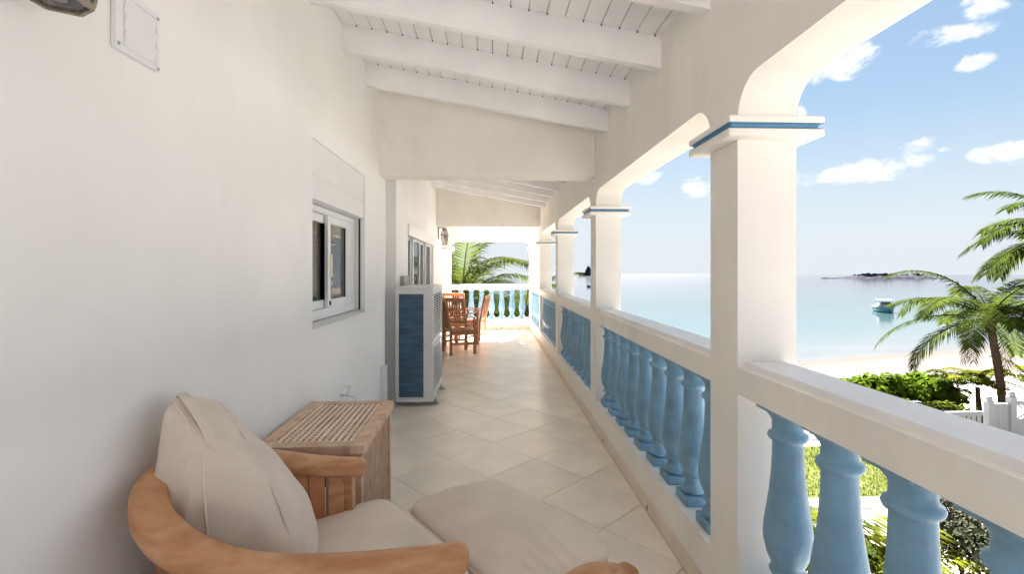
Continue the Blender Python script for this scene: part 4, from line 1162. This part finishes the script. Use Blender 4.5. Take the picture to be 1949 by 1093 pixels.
def small_palm(u, v, zb, nf, L, lab, seed, m='frond_yellow', stem=.5):
    p = atZ(u, v, zb)
    return palm('young_palm', (p.x, p.y, ground_z(p.x, p.y)), (p.x, p.y, ground_z(p.x, p.y) + stem), nf, L, lab, seed, 'young palm', (.09, .06), m, elevs=(80, 15), dead=0, nl=34, ll=.42, lw=.04, group='young palms in the garden', hub=False)
small_palm(1862, 800, -3.0, 9, 1.15, 'bright yellow-green young palm left of the leaning palm trunk', 31, stem=1.0)
small_palm(1823, 800, -3.0, 8, .95, 'wilted greyish young palm at the right end of the hedge', 32, 'frond', stem=.95)
small_palm(1962, 800, -3.0, 9, 1.2, 'young palm behind the lattice fence at the right edge', 33, stem=1.0)
small_palm(1690, 1130, -3.0, 10, 1.1, 'lime-green young palm below, seen between the nearest balusters', 34, stem=.25)
small_palm(1560, 1100, -3.0, 8, 1.0, 'darker young palm beside the lime-green one below the balusters', 35, 'frond', stem=.25)

# ------------------------------------------------------------------ shrubs
def leaf_mass(n, shape, size, seed, tilt=.9, k=6):
    """n leaves (k-gons) placed by shape(rnd) -> (point, outward normal)"""
    r = random.Random(seed); mb = MB()
    for _ in range(n):
        p, nrm = shape(r)
        d = (nrm + Vector((r.uniform(-1, 1), r.uniform(-1, 1), r.uniform(-.4, 1))) * tilt).normalized()
        u = d.cross(Vector((r.uniform(-1, 1), r.uniform(-1, 1), r.uniform(-1, 1)))).normalized(); w = d.cross(u)
        s_ = size * r.uniform(.6, 1.25); o = len(mb.v)
        for i in range(k):
            a = 2 * math.pi * i / k
            mb.v.append(tuple(p + u * (math.cos(a) * s_) + w * (math.sin(a) * s_ * .85)))
        mb.f.append(tuple(range(o, o + k)))
    return mb
def leaf_obj(mb, name, m, parent):
    me = bpy.data.meshes.new(name); me.from_pydata(mb.v, [], mb.f); me.update(); me.materials.append(MATS[m])
    return tag(dup(me, name, parent), kind='stuff')
def shrub(name, lobes, n, size, m, lab, seed, cat, loc, k=6):
    t = empty(name, loc, 0, lab, cat)
    def shp(r):
        c, rad = r.choices(lobes, [l[1][0] * l[1][1] * l[1][2] for l in lobes])[0]
        d = Vector((r.gauss(0, 1), r.gauss(0, 1), abs(r.gauss(0, 1)) * .9 - .15)).normalized()
        f = r.uniform(.62, 1.04) if r.random() < .75 else r.uniform(.3, .7)
        p = Vector((c[0] + d.x * rad[0] * f, c[1] + d.y * rad[1] * f, max(.02, c[2] + d.z * rad[2] * f)))
        return p, d
    leaf_obj(leaf_mass(n, shp, size, seed, k=k), 'foliage', m, t)
    r = random.Random(seed + 5)
    for c, rad in lobes[:7]:
        for _ in range(3):
            a = r.uniform(0, 6.28)
            MB().tube([(c[0], c[1], 0), (c[0] + .3 * rad[0] * math.cos(a), c[1] + .3 * rad[1] * math.sin(a), c[2]), (c[0] + .75 * rad[0] * math.cos(a), c[1] + .75 * rad[1] * math.sin(a), c[2] + .5 * rad[2])], [.03, .02, .008], 6).build('stem', 'stem', t)
    return t
# sea-grape hedge from px 1590 to 1830
hp0, hp1 = atY(1585, 800, 14.6), atY(1815, 800, 14.0)
lob = []
rr = random.Random(3)
for k in range(13):
    s_ = k / 12
    lob.append(((hp0.x + (hp1.x - hp0.x) * s_ - 12, rr.uniform(-.25, .25), .55 + rr.uniform(-.1, .1)), (.55, .75, .72 + rr.uniform(-.12, .14))))
shrub('hedge', lob, 7500, .085, 'leaf', 'dense green round-leaved hedge between the garden and the beach', 12, 'hedge', (12, 14.3, ZLAWN))
lob = []
for k in range(9):
    q = atY(1715 + 15 * k, 770, 12.95)
    lob.append(((q.x - 10.5, q.y - 12.6 + rr.uniform(-.15, .15), .42), (.36, .36, .50 - .02 * k + rr.uniform(-.06, .08))))
shrub('low_shrub', lob, 4500, .045, 'leaf_low', 'low yellow-green groundcover shrubs in front of the hedge', 13, 'shrub', (10.5, 12.6, ZLAWN), k=5)
q = atZ(1878, 1085, -2.6)
lob = [((0, 0, .55), (.62, .6, .6)), ((.55, .1, .5), (.6, .6, .55)), ((.2, .55, .6), (.55, .5, .6)), ((-.05, .75, .6), (.5, .5, .62))]
shrub('grey_bush', lob, 9000, .028, 'leaf_grey', 'grey-green small-leaved bush below the nearest balusters', 14, 'bush', (q.x, q.y, ZLAWN), k=4)
lob = [((0, 0, .4), (.5, .5, .5)), ((.7, .2, .35), (.5, .4, .45)), ((-.7, .1, .35), (.5, .4, .42))]
shrub('low_shrub', lob, 2600, .06, 'leaf', 'leafy green shrub seen through the second balustrade', 15, 'shrub', (6.4, 14.2, ZLAWN), k=5)

# grass tufts on the lawn
r = random.Random(5); mb = MB()
for _ in range(26000):
    x, y = r.uniform(1.5, 17), r.uniform(9.36, 12.05) if r.random() < .62 else r.uniform(2.0, 8.8)
    if y < 8.9 and noise.noise(Vector((x * .5, y * .5, 1.7))) < .05: continue
    z = ground_z(x, y) + .01; a = r.uniform(0, 6.28); h = r.uniform(.03, .075); w = r.uniform(.006, .014)
    o = len(mb.v); lx, ly = r.uniform(-.04, .04), r.uniform(-.04, .04)
    mb.v += [(x - w * math.cos(a), y - w * math.sin(a), z), (x + w * math.cos(a), y + w * math.sin(a), z), (x + lx, y + ly, z + h)]
    mb.f.append((o, o + 1, o + 2))
me = bpy.data.meshes.new('grass'); me.from_pydata(mb.v, [], mb.f); me.update(); me.materials.append(MATS['grass_blade'])
tag(dup(me, 'grass'), 'short green grass on the garden lawn', 'grass', kind='stuff')

# ------------------------------------------------------------------ white vinyl fence
FY = 10.3
def fx(u): return atY(u, 700, FY).x
def fz(u, v): return atY(u, v, FY).z
x0, x1, xg0, xg1 = fx(1690), fx(1869), fx(1884), fx(1925)
post_me = MB().box(-.065, .065, -.065, .065, 0, 1.0).mesh('post', 'vinyl')
def post(x, y, h, par, o=(0, 0, 0)):
    p = dup(post_me, 'post', par, (x - o[0], y - o[1], 0), scale=(1, 1, h))
    MB().lathe([(.085, h), (.085, h + .03), (.06, h + .045), (.07, h + .07), (.055, h + .12), (.01, h + .15)], 14, (x - o[0], y - o[1], 0)).build('post_cap', 'vinyl', par, smooth=True, autosmooth=40)
zg = ZLAWN
lowf = empty('picket_fence', ((x0 + x1) / 2, FY, zg), 0, 'low white picket fence panel left of the gate post', 'fence')
o = ((x0 + x1) / 2, FY)
ztop = fz(1830, 784) - zg
MB().box(x0 - o[0], x1 - o[0], -.03, .03, ztop - .09, ztop).build('top_rail', 'vinyl', lowf, bevel=.004)
MB().box(x0 - o[0], x1 - o[0], -.03, .03, .08, .17).build('bottom_rail', 'vinyl', lowf, bevel=.004)
n = int((x1 - x0) / .115)
for k in range(n):
    x = x0 + (k + .5) * (x1 - x0) / n - o[0]
    MB().box(x - .035, x + .035, -.012, .012, .17, ztop - .09).build('picket', 'vinyl', lowf)
hi = fz(1900, 768) - zg
gate = empty('fence_gate', (xg0, FY, zg), 0, 'tall white boarded gate panel between two capped posts', 'gate')
o = (xg0, FY)
post(xg0 - .02, FY, fz(1878, 766) - zg, gate, o); post(xg1, FY, fz(1925, 757) - zg, gate, o)
nb = 3
for k in range(nb):
    a = xg0 + .06 + (xg1 - xg0 - .13) * k / nb; b = xg0 + .06 + (xg1 - xg0 - .13) * (k + 1) / nb
    MB().box(a - o[0] + .003, b - o[0] - .003, -.02, .02, .08, hi - .06).build('board', 'vinyl', gate, bevel=.004)
MB().box(xg0 + .06 - o[0], xg1 - .07 - o[0], -.035, .035, hi - .06, hi).build('top_rail', 'vinyl', gate, bevel=.004)
# lattice fence running on to the right and towards the house
lat = empty('lattice_fence', (xg1, FY, zg), R(-24), 'white fence with a lattice top panel running off the right edge', 'fence')
LL = 2.4; h1 = fz(1932, 762) - zg
MB().box(.07, LL, -.03, .03, h1 - .09, h1 - .0).build('top_rail', 'vinyl', lat, bevel=.004)
MB().box(.07, LL, -.03, .03, h1 - .47, h1 - .40).build('mid_rail', 'vinyl', lat, bevel=.004)
MB().box(.07, LL, -.03, .03, .05, .14).build('bottom_rail', 'vinyl', lat, bevel=.004)
n = 14
for k in range(n):
    a = .07 + (LL - .07) * k / n; b = .07 + (LL - .07) * (k + 1) / n
    MB().box(a + .002, b - .002, -.015, .015, .14, h1 - .47).build('board', 'vinyl', lat, bevel=.003)
zl0, zl1 = h1 - .40, h1 - .09; sp = .085
for s_ in (-1, 1):
    c = -.4
    while c < LL + .4:
        if s_ > 0: xa, za, xb, zb_ = c, zl0, c + (zl1 - zl0), zl1
        else: xa, za, xb, zb_ = c + (zl1 - zl0), zl0, c, zl1
        if min(xa, xb) > .06 and max(xa, xb) < LL:
            MB().bar((xa, .008 * s_, za), (xb, .008 * s_, zb_), .034, .012, (0, 1, 0)).build('lattice_strip', 'vinyl', lat)
        c += sp
post(xg1 + LL * math.cos(R(-24)), FY + LL * math.sin(R(-24)), h1 + .1, gate, o)

# red paving and a dark upturned kayak by the young palms
q = atZ(1873, 800, -2.98)
MB().box(-.7, .7, -.8, .8, -.1, .02).build('red_paving', 'red_paving', loc=(q.x + .2, 13.2, ZLAWN)); tag(bpy.data.objects['red_paving'], kind='structure')
ky = empty('kayak', (atY(1838, 760, 13.3).x, 13.3, ZLAWN), R(20), 'dark upturned kayak lying behind the young palms', 'kayak')
mb = MB(); n = 17; seg = 12
for i in range(n):
    t = -1 + 2 * i / (n - 1); w = .34 * (1 - abs(t) ** 2.3) + .01; h = .30 * (1 - abs(t) ** 3) + .02
    for k in range(seg):
        a = math.pi * k / (seg - 1)
        mb.v.append((t * 1.0, w * math.cos(a), .03 + h * math.sin(a) ** .8))
for i in range(n - 1):
    for k in range(seg - 1):
        mb.f.append((i * seg + k, (i + 1) * seg + k, (i + 1) * seg + k + 1, i * seg + k + 1))
mb.build('hull', 'rubber', ky, smooth=True)
MB().tube([(-.9, 0, .20), (-.3, 0, .34), (.3, 0, .34), (.9, 0, .20)], .02, 6).build('keel_strip', 'galvanised', ky)
wb = empty('garden_light', (atY(1737, 757, 13.3).x, 13.2, ZLAWN), 0, 'small white garden bollard light among the groundcover', 'garden light')
MB().box(-.05, .05, -.05, .05, 0, .62).build('post', 'vinyl', wb, bevel=.006); MB().box(-.11, .11, -.09, .09, .62, .82).build('head', 'vinyl', wb, bevel=.012)

# ------------------------------------------------------------------ boats and islands
p = atZ(1684, 594, ZSEA)
bt = empty('motorboat', (p.x, p.y, ZSEA), R(-118), 'small teal-hulled motorboat with a white canopy anchored off the beach', 'boat')
mb = MB(); n = 13
secs = []
for i in range(n):
    t = i / (n - 1); x = -2.4 + 4.8 * t
    w = 1.0 * (1 - max(0, (t - .45) / .55) ** 2.2) + .03; zt = .62 + .30 * t * t; zb = -.2 + .22 * max(0, t - .6) * 2
    for (yy, zz) in ((-w, zt), (-w * .93, .12), (-w * .35, zb), (w * .35, zb), (w * .93, .12), (w, zt)): mb.v.append((x, yy, zz))
for i in range(n - 1):
    for k in range(5): mb.f.append((6 * i + k, 6 * i + k + 1, 6 * i + 7 + k, 6 * i + 6 + k))
mb.f.append(tuple(range(6)))
mb.build('hull', 'teal_hull', bt, smooth=True, autosmooth=35)
mb = MB()
for i in range(n):
    t = i / (n - 1); x = -2.4 + 4.8 * t; w = 1.0 * (1 - max(0, (t - .45) / .55) ** 2.2) + .05; zt = .62 + .30 * t * t
    for (yy, zz) in ((-w, zt - .03), (-w, zt + .08), (w, zt + .08), (w, zt - .03)): mb.v.append((x, yy, zz))
for i in range(n - 1):
    for k in range(3): mb.f.append((4 * i + k, 4 * i + k + 1, 4 * i + 5 + k, 4 * i + 4 + k))
mb.f.append((0, 1, 2, 3))
mb.build('deck', 'boat_white', bt)
MB().box(-1.0, .5, -.78, .78, .72, 1.12).build('cabin', 'boat_white', bt, bevel=.05)
for yy in (-.74, .74):
    for xx in (-1.1, .55): MB().tube([(xx, yy, .7), (xx, yy, 1.66)], .035, 6).build('canopy_post', 'boat_white', bt)
MB().box(-1.25, .7, -.82, .82, 1.64, 1.72).build('canopy', 'boat_white', bt, bevel=.03)
MB().box(.505, .515, -.6, .6, 1.0, 1.45).build('windscreen', 'boat_glass', bt)
MB().box(-2.75, -2.42, -.2, .2, .2, 1.0).build('outboard_motor', 'rubber', bt, bevel=.05)
p = atZ(1126, 547, ZSEA)
sb = empty('rowing_boat', (p.x, p.y, ZSEA), R(10), 'tiny dark boat on the water just left of the second column', 'boat')
mb = MB()
for i in range(9):
    t = i / 8; w = .55 * (1 - abs(2 * t - 1) ** 2.5) + .02
    for (yy, zz) in ((-w, .5 + .3 * (2 * t - 1) ** 2), (-w * .6, -.1), (w * .6, -.1), (w, .5 + .3 * (2 * t - 1) ** 2)): mb.v.append((-1.7 + 3.4 * t, yy, zz))
for i in range(8):
    for k in range(3): mb.f.append((4 * i + k, 4 * i + k + 1, 4 * i + 5 + k, 4 * i + 4 + k))
mb.build('hull', 'ship_grey', sb, smooth=True)
for x in (-.8, .2): MB().box(x, x + .25, -.5, .5, .32, .37).build('thwart', 'ship_grey', sb)
# ship
SY = 520.0; p = atY(1096.5, 524, SY)
sh = empty('ship', (p.x, SY, ZSEA), 0, 'dark grey ship with a stepped tower on the horizon beside the second column', 'ship')
k_ = SY / 920
mb = MB()
hull = [(0, 0, 2.6), (0, 0, 2.6)]
L_ = 60 * k_
for i in range(11):
    t = i / 10; x = L_ * t; w = 3.6 * min(1, (t * 5) ** .7 + .02)
    zt = 3.4 + 1.3 * max(0, .25 - t) * 2
    xb = x + (2.5 if t < .1 else 0) * (1 - t / .1 if t < .1 else 0)
    for (yy, zz, xx) in ((-w, zt, x - 0.0), (-w * .8, -1.0, xb + 2.0 * (1 - t)), (w * .8, -1.0, xb + 2.0 * (1 - t)), (w, zt, x)): mb.v.append((xx, yy, zz))
for i in range(10):
    for k in range(4): mb.f.append((4 * i + k, 4 * i + (k + 1) % 4, 4 * i + 4 + (k + 1) % 4, 4 * i + 4 + k))
mb.f.append((0, 1, 2, 3)); mb.f.append((40, 41, 42, 43))
mb.build('hull', 'ship_grey', sh)
for (u0, u1, z0, z1) in ((1114.5, 1134, 3.4, 5.4), (1115.5, 1131, 5.4, 6.9), (1117, 1127, 6.9, 8.3), (1118, 1123, 8.3, 9.9)):
    a, b = (u0 - 1096.5) * k_, (u1 - 1096.5) * k_
    MB().box(a, b, -2.4, 2.4, z0, z1).build('superstructure', 'ship_grey', sh)
MB().tube([((1119.5 - 1096.5) * k_, 0, 9.8), ((1119.5 - 1096.5) * k_, 0, 12.0)], .35, 6).build('mast', 'ship_grey', sh)
# islands
def island(name, u0, u1, Y, prof, depth, lab, seed, m='rock'):
    a, b = atY(u0, 525, Y), atY(u1, 525, Y)
    t = empty(name, ((a.x + b.x) / 2, Y, ZSEA), 0, lab, 'island')
    mb = MB(); n, k = 64, 12
    for i in range(n + 1):
        s_ = i / n; x = (a.x + (b.x - a.x) * s_) - (a.x + b.x) / 2
        hgt = 0
        for (q0, h0), (q1, h1_) in zip(prof, prof[1:]):
            if q0 <= s_ <= q1: hgt = h0 + (h1_ - h0) * (s_ - q0) / (q1 - q0)
        for j_ in range(k + 1):
            w = -1 + 2 * j_ / k
            z = hgt * (1 - abs(w) ** 2.6) * (1 + .22 * noise.noise(Vector((x * .25, w * 2, seed)))) - .6 * abs(w)
            mb.v.append((x, w * depth, z + .35 * noise.noise(Vector((x * .8, w * 4, seed + 4)))))
    for i in range(n):
        for j_ in range(k):
            o_ = i * (k + 1) + j_; mb.f.append((o_, o_ + k + 1, o_ + k + 2, o_ + 1))
    mb.build('rock', m, t)
    return t
isl = island('island', 1580, 1760, 340, [(0, .2), (.08, .6), (.16, 1.1), (.28, 2.1), (.45, 2.7), (.62, 2.7), (.8, 3.0), (.93, 2.5), (1, .3)], 16, 'long low dark rocky island on the horizon right of the nearest column', 3.0)
island('rock_islet', 1562, 1581, 340, [(0, .1), (.5, 1.0), (1, .1)], 4, 'tiny flat rock islet off the left tip of the island', 7.0)
r = random.Random(8); mid = (atY(1580, 525, 340).x + atY(1760, 525, 340).x) / 2
for k in range(26):
    x = atY(r.uniform(1625, 1750), 525, 340).x - mid
    s_ = r.uniform(.4, .85); mb = MB(); lo = Vector((x, r.uniform(-4, 2), 2.2 + .4 * r.random()))
    for _ in range(50):
        d = Vector((r.gauss(0, 1), r.gauss(0, 1), abs(r.gauss(0, 1)))).normalized(); q = lo + Vector((d.x * 1.6, d.y * 1.6, d.z)) * s_ * r.uniform(.5, 1)
        u = Vector((r.uniform(-1, 1), r.uniform(-1, 1), r.uniform(-1, 1))).normalized() * .35 * s_; w = u.cross(d).normalized() * .35 * s_
        o_ = len(mb.v); mb.v += [tuple(q - u - w), tuple(q + u - w), tuple(q + u + w), tuple(q - u + w)]; mb.f.append((o_, o_ + 1, o_ + 2, o_ + 3))
    me = bpy.data.meshes.new('scrub'); me.from_pydata(mb.v, [], mb.f); me.materials.append(MATS['scrub']); dup(me, 'scrub', isl)
for (u, w_, h_) in ((1640, 3.5, 1.3), (1652, 5, 1.0), (1672, 4, 1.2), (1683, 3, .9), (1734, 2.2, 1.2)):
    x = atY(u, 525, 340).x - mid
    hmb = MB().box(x - w_ / 2, x + w_ / 2, -6, -2, 1.6, 2.4 + h_)
    hs_ = hmb.build('house', 'far_house', isl)
    MB().prism([(x - w_ / 2 - .3, 2.4 + h_), (x + w_ / 2 + .3, 2.4 + h_), (x, 2.9 + h_)], 1, -6.2, -1.8).build('house_roof', 'ship_grey', hs_)
